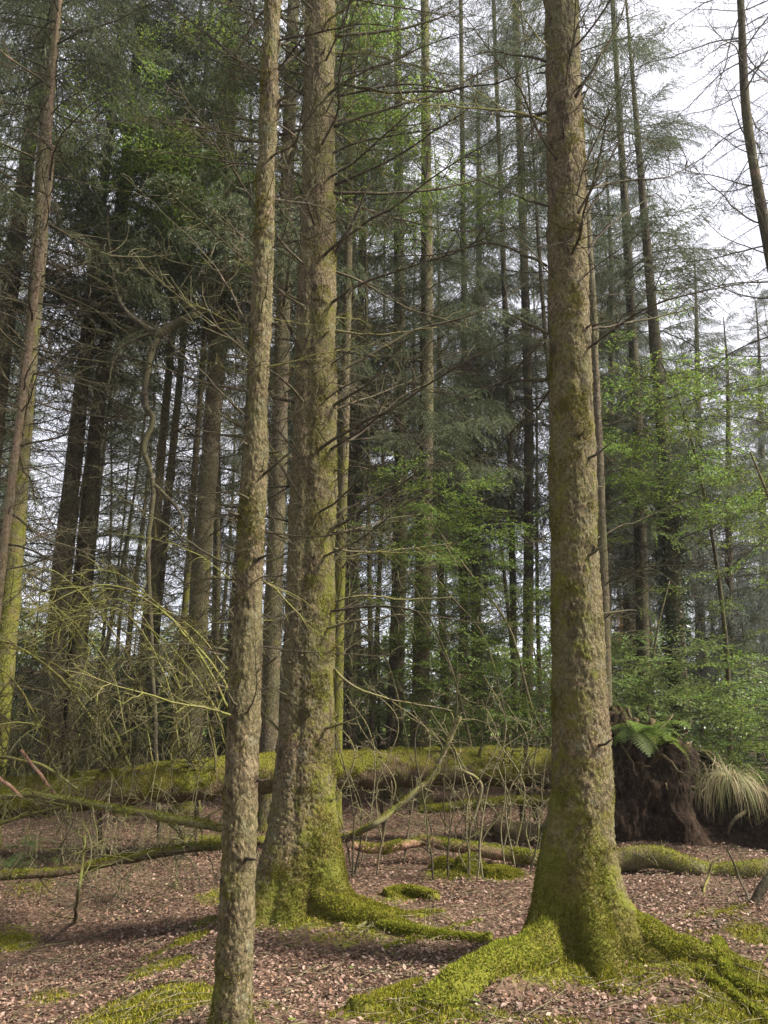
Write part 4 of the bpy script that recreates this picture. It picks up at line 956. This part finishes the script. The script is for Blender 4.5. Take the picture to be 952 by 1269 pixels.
for k, (px, Y) in enumerate(SHL):
    x = (px - 476) / FPX * Y * 1.03; v = k % 3 if (rnd.random() < .7) else 3
    if 560 < px < 760 and rnd.random() < .6: v = 3
    s = rnd.uniform(.8, 1.15)
    o = thing('shrub', (x, Y, gh1(x, Y)), SLAB.get(px, 'dark green leafy shrub in the tangled understorey far beyond the fallen log'), 'shrub', 'shrubs of the understorey beyond the log')
    o.rotation_euler = (0, 0, rnd.random() * 6.28); o.scale = (s * 1.1, s * 1.1, s * (.85 if px in (352, 455) else 1))
    new_obj('foliage', SH[v][0], o); new_obj('stems', SH[v][1], o)
YS = [(-30, 20, 6), (60, 22, 7), (105, 17.5, 4.2), (175, 20, 4.4), (205, 17, 3.6), (255, 22, 7), (320, 22, 6), (365, 21, 6.5), (430, 24, 7), (75, 15, 3.6), (180, 15, 3.4)]
# young spruce with bare and green twigs in the low left background
for k, (px, Y, H) in enumerate([(140, 15.5, 3.6), (20, 17, 5), (290, 17, 4.5), (395, 17, 4.2), (585, 22, 7.0), (470, 19, 4.6), (230, 19, 4.2), (905, 19, 5.2)] + YS):
    x = (px - 476) / FPX * Y * 1.03; base = np.array([x, Y, gh1(x, Y)]); rnd2 = random.Random(1200 + k)
    lab = ['young spruce with dull green twigs low behind the dark pair of trunks', 'young spruce low behind the mossy stem at the left edge', 'young spruce low behind the slender foreground trunk', 'young spruce low behind the broad foreground trunk',
           'young green spruce reaching above the shrubs left of the two sky-lit dark trunks', 'young spruce low between the broad trunk and the tall centre spruce', 'young spruce low behind the straight brown spruce at left', 'young spruce low right of the ivy-covered trunk'][k] if k < 8 else 'young spruce thicket tree with dull twigs in the dark left background'
    o = thing('young_spruce', base, lab, 'young spruce')
    path = np.stack([x + np.zeros(20), Y + np.zeros(20), np.linspace(base[2], base[2] + H, 20)], 1)
    mb = MB(); mb.tube(path - base, np.linspace(.045, .008, 20), 7, .4); new_obj('trunk', mb.mesh('trunk', M['bark_dark']), o)
    if k >= 8: o['group'] = 'young spruces of the left background'
    add_crown(o, base, path, base[2] + H, base[2] + .5, base[2] + H, rnd2, BOUGH, 1.7, 'bough', 5, .32, 0, sc_min=.15, pitch_hi=.3)

# ivy on the dark trunk
o, base, path = ivy_info; r = np.random.default_rng(3); n = 5200
zz = .1 + 6.2 * r.random(n) ** .8; cc = np.array([at_z(path, z_) for z_ in zz]); th = r.random(n) * 6.283
nn = np.stack([np.cos(th), np.sin(th), th * 0], 1); pp = cc + nn * (.17 + .13 * r.random((n, 1)) * (1 + .8 * vnoise(cc * 1.5, 3)[:, None]))
V, T = leaf_tris(pp - base, nn + [0, 0, -.5], r, .07, .8)
ivo = new_obj('ivy', mk_mesh('ivy', V, T, np.zeros((0, 4), int), M['ivy'], False), o); tag(ivo, kind='stuff')
# small orange autumn bush
x, Y = (776 - 476) / FPX * 24, 24.0; base = np.array([x, Y, 0.]); o = thing('autumn_sapling', base, 'small sapling with glowing orange leaves deep in the wood, right of the thick foreground trunk', 'sapling')
mb = MB(); mb.tube([(0, 0, -.1), (.05, 0, 2), (0, 0, 4.6)], [.03, .02, .006], 5, .2); new_obj('trunk', mb.mesh('trunk', M['bark_grey']), o)
r = np.random.default_rng(8); n = 500; pp = r.normal(0, 1, (n, 3)) * [.28, .28, .28] + [0, 0, 4.3]; V, T = leaf_tris(pp, r.normal(0, 1, (n, 3)), r, .08, .5)
new_obj('foliage', mk_mesh('foliage', V, T, np.zeros((0, 4), int), M['orange'], False), o)
# distant hedge beyond the meadow
r = np.random.default_rng(9); n = 130000; x = (r.random(n) * 2 - 1) * 75; z = 13.0 * r.random(n) * (.75 + .25 * np.sin(x * .5) * np.sin(x * .21 + 1)); y = 85 + r.normal(0, 1.2, n)
V, T = leaf_tris(np.stack([x, y, z], 1), r.normal(0, 1, (n, 3)), r, .42, .8)
tag(new_obj('far_hedgerow', mk_mesh('far_hedgerow', V, T, np.zeros((0, 4), int), M['beech'], False)), 'distant green hedgerow beyond the meadow behind the wood', 'hedgerow', kind='stuff')

# ------------------------------------------------------------------ the fallen tree with its root plate
LOGP = [(-70, 1004, 9.2), (30, 988, 9.3), (150, 978, 9.5), (260, 965, 9.7), (450, 954, 10.1), (600, 951, 10.4), (700, 955, 10.55), (790, 962, 10.6)]
lp = catmull([P(*c) for c in LOGP], 260); fb = lp[-1].copy(); fb[2] = gh1(fb[0], fb[1])
fallen = thing('fallen_tree', fb, 'long moss-covered fallen trunk lying across the view, its earthy root plate at right', 'fallen tree')
mb = MB(); rad = np.linspace(.215, .225, 260); k = 60
t = norm(np.gradient(lp, axis=0)); a = norm(np.cross(t, [0, 0, 1.])); b_ = np.cross(a, t)
th = np.arange(k) * 2 * math.pi / k; nn = a[:, None] * np.cos(th)[None, :, None] + b_[:, None] * np.sin(th)[None, :, None]
V0 = lp[:, None] + nn * rad[:, None, None]; Vf = V0.reshape(-1, 3)
up = np.sin(th)[None] + 0 * rad[:, None]
mo = np.clip(.95 + .8 * up, .0, 1.25)
mo = mo - .35 * sstep(.5, .8, .5 + fbm(Vf * 4, 3, 94).reshape(mo.shape)) - .55 * sstep(.45, .7, .5 + fbm(Vf * 1.3, 3, 91).reshape(mo.shape)) * (up < .75)
D = (.05 * fbm(Vf * 2.2, 4, 90) + .04 * fbm(Vf * 9, 3, 92)).reshape(mo.shape) + .03 * np.clip(mo, 0, 1)
V0 = (V0 + nn * D[..., None]).reshape(-1, 3) - fb
i = np.arange(259)[:, None] * k; j = np.arange(k)[None]; Q = np.stack([i + j, i + (j + 1) % k, i + k + (j + 1) % k, i + k + j], -1).reshape(-1, 4)
new_obj('trunk', mk_mesh('trunk', V0, np.zeros((0, 3), int), Q, M['log'], True, mo.ravel()), fallen)
f = fuzz(V0, Q, mo.ravel(), 150000, 93, .028, .0055, .25)
tag(new_obj('moss', mk_mesh('moss', f[0], f[1], np.zeros((0, 4), int), M['moss_bright'], False), fallen), kind='stuff')
def FB(cps, r0, r1, mat='deadmoss', moss=.7, tw=1.0, tl=.25, seed=[2000]):
    seed[0] += 1; return pix_branch(fallen, fb, cps, r0, r1, M[mat], moss, seed[0], tw, 'branch', 34, tl)
# arching mossy limbs at left, springing from the log
FB([(296, 918, 9.9), (280, 850, 9.6), (235, 790, 9.3), (190, 745, 9), (150, 728, 8.7), (100, 730, 8.4), (20, 770, 8)], .022, .006, tw=1.6, tl=.3)
FB([(283, 935, 10), (262, 870, 9.6), (210, 800, 9.2), (160, 765, 9), (110, 762, 8.7), (50, 775, 8.4)], .02, .005, tw=1.6, tl=.3)
FB([(284, 880, 9.6), (250, 815, 9.3), (205, 760, 9), (160, 735, 8.8), (90, 728, 8.4), (30, 742, 8)], .018, .005, tw=1.6, tl=.3)
FB([(282, 830, 9.6), (240, 780, 9.4), (200, 752, 9), (140, 708, 8.8), (70, 716, 8.5)], .014, .004, tw=1.6)
FB([(170, 975, 10), (140, 930, 9.6), (110, 885, 9.2), (70, 835, 8.8), (20, 800, 8.4), (-20, 790, 8)], .03, .008, tw=1.5, tl=.3)
FB([(165, 960, 9.8), (128, 880, 9.4), (90, 840, 9), (50, 815, 8.7), (0, 800, 8.3)], .022, .006, tw=1.5, tl=.3)
FB([(55, 985, 9.5), (60, 935, 9.2), (40, 880, 8.8), (15, 840, 8.5), (-20, 815, 8.2)], .022, .006, tw=1.5)
FB([(95, 975, 9.6), (88, 930, 9.3), (60, 905, 9), (25, 895, 8.6), (-10, 900, 8.3)], .018, .005, tw=1.5)
FB([(290, 722, 9.6), (250, 690, 9.4), (200, 670, 9.1), (130, 660, 8.9)], .01, .003, tw=1.4)
for q in range(9):
    rq = random.Random(840 + q); x0 = rq.uniform(120, 300); y0 = rq.uniform(880, 965); pk = rq.uniform(690, 800); xm = x0 - rq.uniform(60, 130); xe = xm - rq.uniform(50, 150); Yq = rq.uniform(9.2, 10.2)
    FB([(x0, y0, Yq), ((x0 * .8 + xm * .2) - 4, y0 * .45 + pk * .55, Yq - .2), (xm, pk, Yq - .7), ((xm + xe) / 2, pk + rq.uniform(0, 25), Yq - 1), (xe, pk + rq.uniform(20, 90), Yq - 1.4)], rq.uniform(.008, .013), .003, 'deadmoss', .75, 2.0, .24)
for q in range(34):
    rq = random.Random(40 + q); x0 = rq.uniform(-10, 275); y0 = 990 - x0 * .08
    FB([(x0, y0, 9.7), (x0 + rq.uniform(-25, 20), y0 - rq.uniform(10, 50), 9.4), (x0 + rq.uniform(-60, 40), y0 - rq.uniform(60, 120), 9), (x0 + rq.uniform(-110, 50), y0 - rq.uniform(100, 220), 8.7)], .011, .003, ['deadmoss', 'dead'][q % 3 == 0], .42, 2.2, .3)
for q in range(22):
    rq = random.Random(140 + q); x0 = rq.uniform(425, 660) if q > 4 else rq.uniform(0, 270); y0 = 958
    FB([(x0, y0, 10.2), (x0 + rq.uniform(-10, 10), y0 - rq.uniform(30, 50), 10.1), (x0 + rq.uniform(-30, 30), y0 - rq.uniform(60, 140), 9.9)], .012, .004, 'dead', .3, .9, .22)
for (x0, w_) in ((770 - 126, .05), (660, .04), (240, .035), (120, .04), (470, .03)):   # props under the log
    FB([(x0, 960, 10.35 if x0 > 400 else 9.7), (x0 + 2, 990, 10.35 if x0 > 400 else 9.7), (x0 + 6, 1030 if x0 > 400 else 1060, 10.35 if x0 > 400 else 9.7)], w_, w_ * .7, 'log', .1, .2)

for q in range(20):
    rq = random.Random(1840 + q); x0 = rq.uniform(-10, 275); y0 = rq.uniform(975, 1035); Yq = rq.uniform(7.6, 9.4); dx = rq.uniform(-60, 40)
    FB([(x0, y0 - rq.uniform(20, 90), Yq), (x0 + dx * .3, y0, Yq - .05), (x0 + dx * .7, y0 + rq.uniform(20, 50), Yq - .1), (x0 + dx, y0 + rq.uniform(50, 95), Yq - .2)], rq.uniform(.003, .005), rq.uniform(.003, .008), ['dead', 'deadmoss', 'dead'][q % 3], .35, 3.2, .3)
# root plate: lumpy mass of earth and roots
r = np.random.default_rng(5)
nu, nv = 240, 120
xl, xr = P(735, 1000, 10.1)[0], P(1010, 1000, 9.9)[0]
TT, WW = np.meshgrid(np.linspace(0, 1, nu), np.linspace(0, 1, nv)); TT = TT.ravel(); WW = WW.ravel()
pxs = np.interp(TT, [0, 1], [735, 1000]); g0 = gh1(4.0, 9.8)
topz = np.array([P(0, y_, 10.1)[2] for y_ in (960, 890, 876, 886, 906, 922, 944, 970, 1000, 1040)])
top = np.interp(pxs, [735, 748, 765, 785, 815, 845, 880, 915, 960, 1000], topz)
X = xl + (xr - xl) * TT; hh = np.maximum(top - g0, .05)
Z = g0 - .2 + (hh + .2) * np.sin(math.pi * WW) ** .55
Yc = 10.45 - .8 * np.cos(math.pi * WW) * (.5 + .5 * np.minimum(1, hh)) - 1.25 * np.maximum(TT - .28, 0) ** .8
Vp = np.stack([X, Yc, Z], 1)
out = norm(np.stack([0 * X, -np.cos(math.pi * WW), np.sin(math.pi * WW) * .8 + .1], 1))
dsp = .13 * fbm(Vp * 1.3, 3, 60) + .11 * (.45 - np.abs(fbm(Vp * np.array([2.8, 2.8, 2.4]), 3, 62)) * 1.6) + .17 * fbm(Vp * 4.3, 4, 64) + .06 * fbm(Vp * 13, 3, 65) + .03 * fbm(Vp * 34, 2, 68)
cx_ = P(782, 0, 9.9)[0]; cav = np.exp(-(((X - cx_) / .42) ** 2 + ((Z - .45 - g0) / .5) ** 2) ** 1.5) * (WW < .5)
Vp = Vp + out * dsp[:, None] + np.array([0, 1, 0]) * cav[:, None] * .95 + .07 * np.stack([fbm(Vp * 4, 3, 66), 0 * X, fbm(Vp * 4, 3, 67)], 1)
i = np.arange(nv - 1)[:, None] * nu; j = np.arange(nu - 1)[None]; Q = np.stack([i + j, i + j + 1, i + nu + j + 1, i + nu + j], -1).reshape(-1, 4)
am = np.clip(.16 + .42 * np.sin(math.pi * WW) ** 3, 0, .6)
new_obj('root_plate', mk_mesh('root_plate', Vp - fb, np.zeros((0, 3), int), Q, M['earth'], True, am), fallen)
pts_front = Vp[(WW > .12) & (WW < .55) & (Vp[:, 2] > g0 + .25) & (TT < .85)]
for q in range(80):
    rq = np.random.default_rng(70 + q); p = pts_front[int(rq.integers(len(pts_front)))] - fb
    d = norm(np.array([rq.normal(.3, .8), -.6 * rq.random() - .1, rq.normal(0, .7)])); w_ = rq.uniform(.010, .045)
    mb = MB(); tp = twig_path(rq, p - d * .15, d, rq.uniform(.2, .75), 10, .34, -.12); mb.tube(tp, np.linspace(w_, w_ * .3, 10), 7, .2, True, .2, q)
    new_obj('root', mb.mesh('root', M['log']), fallen)
mb = MB()
for q in range(520):
    p = pts_front[int(r.integers(len(pts_front)))] - fb; d = np.array([r.normal(0, .4), -.5, -.7])
    mb.tube(twig_path(r, p, d, r.uniform(.12, .45), 5, .25, -.15), np.linspace(.004, .0015, 5), 3, .1, cap=False)
tag(new_obj('rootlets', mb.mesh('rootlets', M['dead'], False), fallen), kind='stuff')

# grass tussock hanging on the root plate
c = P(904, 968, 9.0); o = thing('grass_tussock', c, 'pale drooping grass tussock growing on the right shoulder of the root plate', 'grass tussock')
r = np.random.default_rng(6); mb = MB()
for q in range(560):
    a = r.random() * 6.283 + .5 * math.sin(q); L = r.uniform(.15, .72); s = r.uniform(.15, 1.2); p0 = np.array([math.cos(a), math.sin(a), 0]) * .09 * r.random()
    d = np.array([math.cos(a) * s, math.sin(a) * s, 1.0]); pts = [p0]; d = norm(d)
    for w in range(7): d = norm(d + .14 * rvec(r) + np.array([0, 0, -.36 - .12 * w])); pts.append(pts[-1] + d * L / 7)
    pts = np.array(pts); sd = np.array([-math.sin(a), math.cos(a), 0]) * .0035; tp = np.linspace(1, .15, 8)[:, None]
    Vb = np.vstack([pts - sd * tp, pts + sd * tp]); mb.add(Vb, None, [[e, e + 1, e + 9, e + 8] for e in range(7)])
tag(new_obj('blades', mb.mesh('blades', M['grass'], True), o), kind='stuff')

# ferns
def fern(label, c, nf, L, mat, seed, a0=0, a1=6.283, lift=1.1):
    r = np.random.default_rng(seed); o = thing('fern', c, label, 'fern')
    for q in range(nf):
        a = a0 + (a1 - a0) * (q + r.random() * .6) / nf; l = L * r.uniform(.7, 1.1); d = norm(np.array([math.cos(a), math.sin(a), lift * r.uniform(.25, 1.5)])); dk = r.uniform(.07, .17); pts = [np.array([r.normal(0, .05), r.normal(0, .05), 0])]
        for w in range(15): d = norm(d + np.array([0, 0, -dk]) + .03 * rvec(r)); pts.append(pts[-1] + d * l / 15)
        pts = np.array(pts); mb = MB(); mb.tube(pts, np.linspace(.004, .001, 16), 3, 0)
        for w in range(2, 16):
            for sgn in (-1, 1):
                t = w / 15; pl = l * .30 * math.sin(min(1, (1 - t) * 1.5 + .08) * 1.57); dr = norm(pts[w] - pts[w - 1]); sd = norm(np.cross(dr, [0, 0, 1.])) * sgn
                for e in range(5):
                    u0 = pl * e / 5; p = pts[w] + (sd * .95 + dr * .3) * u0 + [0, 0, -u0 * .15]; wl_ = .028 * (1 - e / 6) * (l / .6)
                    for s2 in (-1, 1):
                        tip = p + dr * wl_ * s2 + sd * wl_ * .5; mb.add([p, p + sd * pl / 6, tip], [[0, 1, 2]])
        new_obj('frond', mb.mesh('frond', mat, False), o)
    return o
fern('bright green fern arching from the top of the root plate', P(800, 912, 9.7), 18, .66, M['fern'], 1)
fern('grey-green fern on the root plate just left of the bright one, leaning down', P(775, 905, 9.6), 7, .5, M['fern_dark'], 2, -2.4, 0.3, .5)
g = gp(12, 1078); fern('low dark fern on the ground at the left edge under the mossy branches', g, 8, .5, M['fern_dark'], 3)
g = gp(60, 1068); fern('small dark fern right of the low fern at the left edge', g, 6, .36, M['fern_dark'], 4)
g = gp(28, 1050); fern('dark fern frond clump behind the other two at the left edge', g, 6, .45, M['fern_dark'], 5)

# ------------------------------------------------------------------ loose logs, branches and sticks, each a thing of its own
def loose(name, label, cps, r0, r1, mat, moss, seed, cat='branch', tw=1.0, tl=.22, k=10, fz=0, ground=True):
    pts = [P(*c) if len(c) == 3 else gp(*c) + np.array([0, 0, r0 * .6]) for c in cps]
    base = pts[0].copy(); base[2] = gh1(base[0], base[1])
    o = thing(name, base, label, cat)
    r = np.random.default_rng(seed); n = 60; main = catmull(pts, n) - base
    main = main + .02 * np.stack([fbm(main * 5 + t * 9, 2, seed + t) for t in range(3)], 1)
    mb = MB(); A = np.full(n, moss); rad = np.linspace(r0, r1, n) * (1 + .2 * fbm(main * 6, 2, seed)); mb.tube(main, rad, k, A, True, .16, seed)
    Vb, Tb, Qb, Ab = mb.cat()
    nz = norm(Vb[: n * k].reshape(n, k, 3) - main[:, None])[..., 2].reshape(-1); Ab = Ab.copy(); Ab[: n * k] += .35 * nz * (moss > .2)
    new_obj('stem', mk_mesh('stem', Vb, Tb, Qb, M[mat], True, Ab), o)
    if fz:
        f = fuzz(Vb, Qb, Ab, fz, seed, .02, .004, .3)
        if f: tag(new_obj('moss', mk_mesh('moss', f[0], f[1], np.zeros((0, 4), int), M['moss_bright'], False), o), kind='stuff')
    L = np.linalg.norm(np.diff(main, axis=0), axis=1).sum()
    for q in range(int(L * 5 * tw)):
        i0 = int(r.integers(3, n - 2)); dr = norm(main[i0 + 1] - main[i0]); sd = norm(np.cross(dr, rvec(r))); sd[2] = abs(sd[2]) * (1 if r.random() < .6 else -.6)
        l = tl * (.4 + 1.3 * r.random() ** 1.5); mt = MB(); tp = twig_path(r, main[i0], dr * .5 + sd, l, 7, .2, -.04); mt.tube(tp, np.linspace(min(.008, r0 * .4), .002, 7), 4, moss)
        for w in range(int(r.integers(1, 5))):
            mt.tube(twig_path(r, tp[int(r.integers(1, 7))], dr * .4 + rvec(r) * .8, l * .45 * (.4 + r.random()), 4, .2, -.05), np.linspace(.0035, .0015, 4), 3, moss, cap=False)
        new_obj('twig', mt.mesh('twig', M['deadmoss'] if moss > .2 else M['dead']), o)
    return o
loose('fallen_log', 'curved moss-topped log right of the thick trunk, in front of the root plate', [(742, 1078, 8.2), (775, 1066, 8.2), (815, 1062, 8.1), (850, 1074, 8.0), (885, 1082, 8.0), (925, 1078, 7.9), (985, 1072, 7.9)], .105, .08, 'bark_warm', .34, 1, 'log', 1.0, .25, 22, 2500)
loose('fallen_log', 'reddish peeled log with moss tufts left of the thick trunk, half sunk in leaves', [(520, 1040, 8.9), (570, 1050, 8.7), (620, 1058, 8.6), (660, 1064, 8.5), (700, 1068, 8.5)], .055, .075, 'redlog', .34, 2, 'log', .5, .25, 16, 5000)
loose('fallen_log', 'thin reddish log end poking left from the twig tangle', [(436, 1048, 8.8), (470, 1052, 8.8), (500, 1046, 8.8), (530, 1042, 8.9)], .045, .05, 'redlog', .3, 3, 'log', .7, .25, 12, 2000)
loose('fallen_log', 'short dark log lying below the fallen trunk left of the thick trunk', [(612, 1018, 10.2), (640, 1030, 10.1), (700, 1038, 10.0)], .13, .12, 'log', .15, 4, 'log', .4, .3, 16)
loose('fallen_branch', 'mossy horizontal branch spanning the gap beneath the fallen trunk', [(520, 1004, 10.1), (580, 998, 10.1), (640, 992, 10.1), (720, 996, 10.1)], .045, .06, 'log', .7, 5, 'branch', .5, .3, 12, 5000)
loose('fallen_branch', 'long pale mossy branch leaning up to the right over the fallen trunk', [(415, 1040), (450, 1030, 8.3), (490, 1002, 8.3), (530, 968, 8.4), (547, 940, 8.4), (562, 905, 8.4), (570, 888, 8.4)], .028, .03, 'deadmoss', .4, 6, 'branch', .8, .35, 9, 1500)
loose('fallen_branch', 'hooked pale stick standing upright in the twig tangle', [(578, 1072), (582, 1030, 8.4), (592, 1000, 8.4), (597, 975, 8.4), (588, 962, 8.4), (573, 955, 8.4)], .02, .016, 'deadmoss', .4, 7, 'stick', .5, .2, 8)
loose('fallen_branch', 'thick mossy branch running level behind the slender trunk, upper of two', [(2, 990, 7.3), (40, 984, 7.3), (100, 994, 7.2), (170, 1006, 7.1), (230, 1018, 7.0), (300, 1030, 6.9)], .026, .036, 'deadmoss', .55, 8, 'branch', 3.2, .4, 10, 2500)
loose('fallen_branch', 'dark mossy branch sloping up behind the slender trunk, lower of two', [(-40, 1086, 6.9), (60, 1082, 7.0), (120, 1072, 7.1), (180, 1060, 7.2), (230, 1053, 7.2), (330, 1042, 7.3)], .04, .036, 'log', .35, 9, 'branch', 2.8, .4, 12, 2000)
loose('fallen_branch', 'thin mossy branch crossing above the thick level one at the left edge', [(-30, 1030, 7.4), (30, 1012, 7.4), (70, 1002, 7.3), (110, 996, 7.2)], .02, .012, 'deadmoss', .7, 10, 'branch', 2.2, .3, 8)
loose('fallen_branch', 'mossy branch drooping from the left edge towards the fallen trunk', [(-20, 938, 7.8), (28, 942, 7.8), (62, 953, 7.8), (95, 978, 7.8)], .018, .012, 'deadmoss', .6, 11, 'branch', 2.5, .3, 8)
loose('broken_branch', 'broken branch with bare reddish wood at the left edge over the fallen trunk', [(26, 930, 7.6), (50, 962, 7.6), (74, 992, 7.5)], .016, .016, 'redlog', 0, 12, 'branch', .8, .2, 8)
loose('broken_branch', 'short pale reddish broken stick poking in from the left edge', [(-12, 955, 7.2), (10, 972, 7.2), (28, 988, 7.2)], .018, .014, 'redlog', 0, 13, 'branch', .4, .2, 8)
loose('fallen_branch', 'slim dark stick lying along the hollow left of the slender trunk', [(60, 1098), (110, 1100), (150, 1115), (185, 1128)], .010, .006, 'dead', .2, 14, 'stick', 1.5, .2, 6)
loose('fallen_branch', 'dark curved stick on the bank left of the slender trunk', [(150, 1180), (170, 1168), (200, 1164), (222, 1150)], .016, .010, 'dead', .1, 15, 'stick', .8, .2, 7)
loose('fallen_branch', 'thin upright mossy stick standing in the hollow at left', [(92, 1145), (96, 1110, 6.4), (103, 1070, 6.5), (106, 1035, 6.6)], .016, .010, 'deadmoss', .6, 16, 'stick', 1.4, .3, 7)
loose('fallen_branch', 'dark leaning branch propped at the right edge beyond the thick trunk', [(888, 1150), (912, 1140, 6.7), (932, 1120, 6.7), (948, 1095, 6.7), (975, 1070, 6.7)], .03, .038, 'bark_dark', .1, 17, 'branch', .5, .25, 10)
loose('fallen_branch', 'thin brown stick leaning in front of the curved log at right', [(930, 1118), (918, 1090, 7.3), (908, 1068, 7.3), (900, 1052, 7.3)], .011, .008, 'dead', .1, 18, 'stick', .4, .15, 7)
loose('fallen_branch', 'pale forked stick standing in front of the curved log at right', [(872, 1112), (876, 1090, 7.5), (882, 1070, 7.5), (893, 1062, 7.5)], .012, .007, 'deadmoss', .5, 19, 'stick', .8, .15, 7)
loose('fallen_branch', 'short pale stake in the leaves left of the dark leaning branch', [(893, 1165), (884, 1143, 6.5), (872, 1125, 6.5)], .014, .010, 'redlog', 0, 20, 'stick', .2, .1, 7)
loose('fallen_branch', 'mossy stick lying on the leaves at the lower right corner', [(866, 1205), (895, 1225), (925, 1250), (960, 1275)], .022, .018, 'deadmoss', .55, 21, 'stick', .7, .2, 9, 2500)
loose('fallen_branch', 'moss-wrapped branch half buried at the lower right, above the corner stick', [(888, 1168), (900, 1195), (905, 1215), (935, 1232), (970, 1240)], .03, .03, 'log', .95, 22, 'branch', .3, .2, 10, 5000)
loose('fallen_branch', 'mossy stick on the leaves right of the broad trunk, upper of two crossing', [(442, 1152), (470, 1140), (510, 1134), (552, 1132)], .018, .013, 'deadmoss', .6, 23, 'stick', .9, .25, 9, 2000)
loose('fallen_branch', 'mossy stick on the leaves right of the broad trunk, lower of two crossing', [(474, 1178), (520, 1162), (560, 1153), (598, 1140)], .015, .012, 'deadmoss', .6, 24, 'stick', .9, .25, 9, 2000)
loose('fallen_branch', 'moss-swaddled low branch ending beside the crossing sticks', [(470, 1150), (510, 1158), (560, 1165), (608, 1170)], .035, .03, 'log', 1.0, 25, 'branch', .3, .2, 12, 7000)
loose('fallen_branch', 'stubby moss-covered root-like branch right of the broad trunk, near the twig tangle', [(478, 1112), (505, 1108), (540, 1118)], .05, .04, 'log', 1.0, 26, 'branch', .3, .2, 12, 5000)
loose('fallen_branch', 'small pale stick in the leaves in front of the crossing mossy sticks', [(458, 1205), (475, 1196), (500, 1190)], .010, .006, 'dead', .2, 27, 'stick', .5, .12, 6)
loose('fallen_branch', 'tiny pale straight stick lying level in the leaves at centre', [(545, 1192), (560, 1191), (574, 1190)], .008, .007, 'dead', .1, 28, 'stick', 0, .1, 6)
loose('fallen_branch', 'thin bare stick angled in the leaves just left of the thick trunk', [(655, 1105), (668, 1112), (684, 1118)], .009, .006, 'dead', .1, 29, 'stick', .5, .12, 6)
# tangle of upright dead twigs right of the broad trunk
for q in range(36):
    rq = random.Random(900 + q); x0 = rq.uniform(425, 670); yb = rq.uniform(1045, 1095); g = gp(x0, yb)
    Yq = g[1]; hgt = rq.uniform(60, 260)
    o = loose('dead_sapling', 'thin bare dead sapling in the twig tangle between the broad and the thick trunk', [(x0, yb), (x0 + rq.uniform(-15, 15), yb - hgt * .4, Yq), (x0 + rq.uniform(-35, 35), yb - hgt * .75, Yq), (x0 + rq.uniform(-60, 60), yb - hgt, Yq)],
        .010, .004, rq.choice(['dead', 'deadmoss', 'deadmoss']), .35, 950 + q, 'dead sapling', 1.3, .2, 6)
    o['group'] = 'thin dead saplings of the twig tangle'
# moss cushions
def cushion(label, px, py, rx, h, seed):
    g = gp(px, py); o = thing('moss_cushion', g, label, 'moss cushion'); nu, nv = 40, 20
    u = np.linspace(0, 6.283, nu, endpoint=False); v = np.linspace(0, 1.75, nv); U, Vv = np.meshgrid(u, v)
    S = np.stack([np.sin(Vv) * np.cos(U), np.sin(Vv) * np.sin(U), np.cos(Vv)], -1).reshape(-1, 3); W = S * [rx, rx * .8, h] * (1 + .35 * fbm(S * 2.5 + seed, 3, seed))[:, None]
    i = np.arange(nv - 1)[:, None] * nu; j = np.arange(nu)[None]; Q = np.stack([i + j, i + nu + j, i + nu + (j + 1) % nu, i + (j + 1) % nu], -1).reshape(-1, 4)
    new_obj('cushion', mk_mesh('cushion', W, np.zeros((0, 3), int), Q, M['log'], True, np.ones(len(W))), o)
    f = fuzz(W, Q, np.ones(len(W)), 7000, seed, .022, .0045, .1); tag(new_obj('moss', mk_mesh('moss', f[0], f[1], np.zeros((0, 4), int), M['moss_bright'], False), o), kind='stuff')
cushion('rounded bright moss cushion left of the peeled log, leftmost of three', 550, 1078, .14, .12, 1)
cushion('rounded bright moss cushion directly below the peeled log, middle of three', 582, 1080, .17, .15, 2)
cushion('low spreading moss cushion below the peeled log, rightmost of three', 622, 1086, .19, .09, 3)

# ------------------------------------------------------------------ thin haze in the air of the wood
m, nt = new_mat('haze'); N = NT(nt); pv = N.n('ShaderNodeVolumePrincipled'); pv.inputs['Density'].default_value = .0005; pv.inputs['Color'].default_value = (.92, .95, 1, 1); pv.inputs['Anisotropy'].default_value = .3
o_ = N.n('ShaderNodeOutputMaterial'); N.l(pv.outputs[0], o_.inputs['Volume'])
bx = [(x, y, z) for z in (-3.5, 36.0) for x, y in ((-90, -22), (90, -22), (90, 95), (-90, 95))]
hz = new_obj('haze', mk_mesh('haze', np.array(bx, float), np.zeros((0, 3), int), [[0, 3, 2, 1], [4, 5, 6, 7], [0, 1, 5, 4], [1, 2, 6, 5], [2, 3, 7, 6], [3, 0, 4, 7]], m, False))
tag(hz, 'thin pale haze hanging between the trees', 'haze', kind='stuff')
SC.cycles.volume_bounces = 1
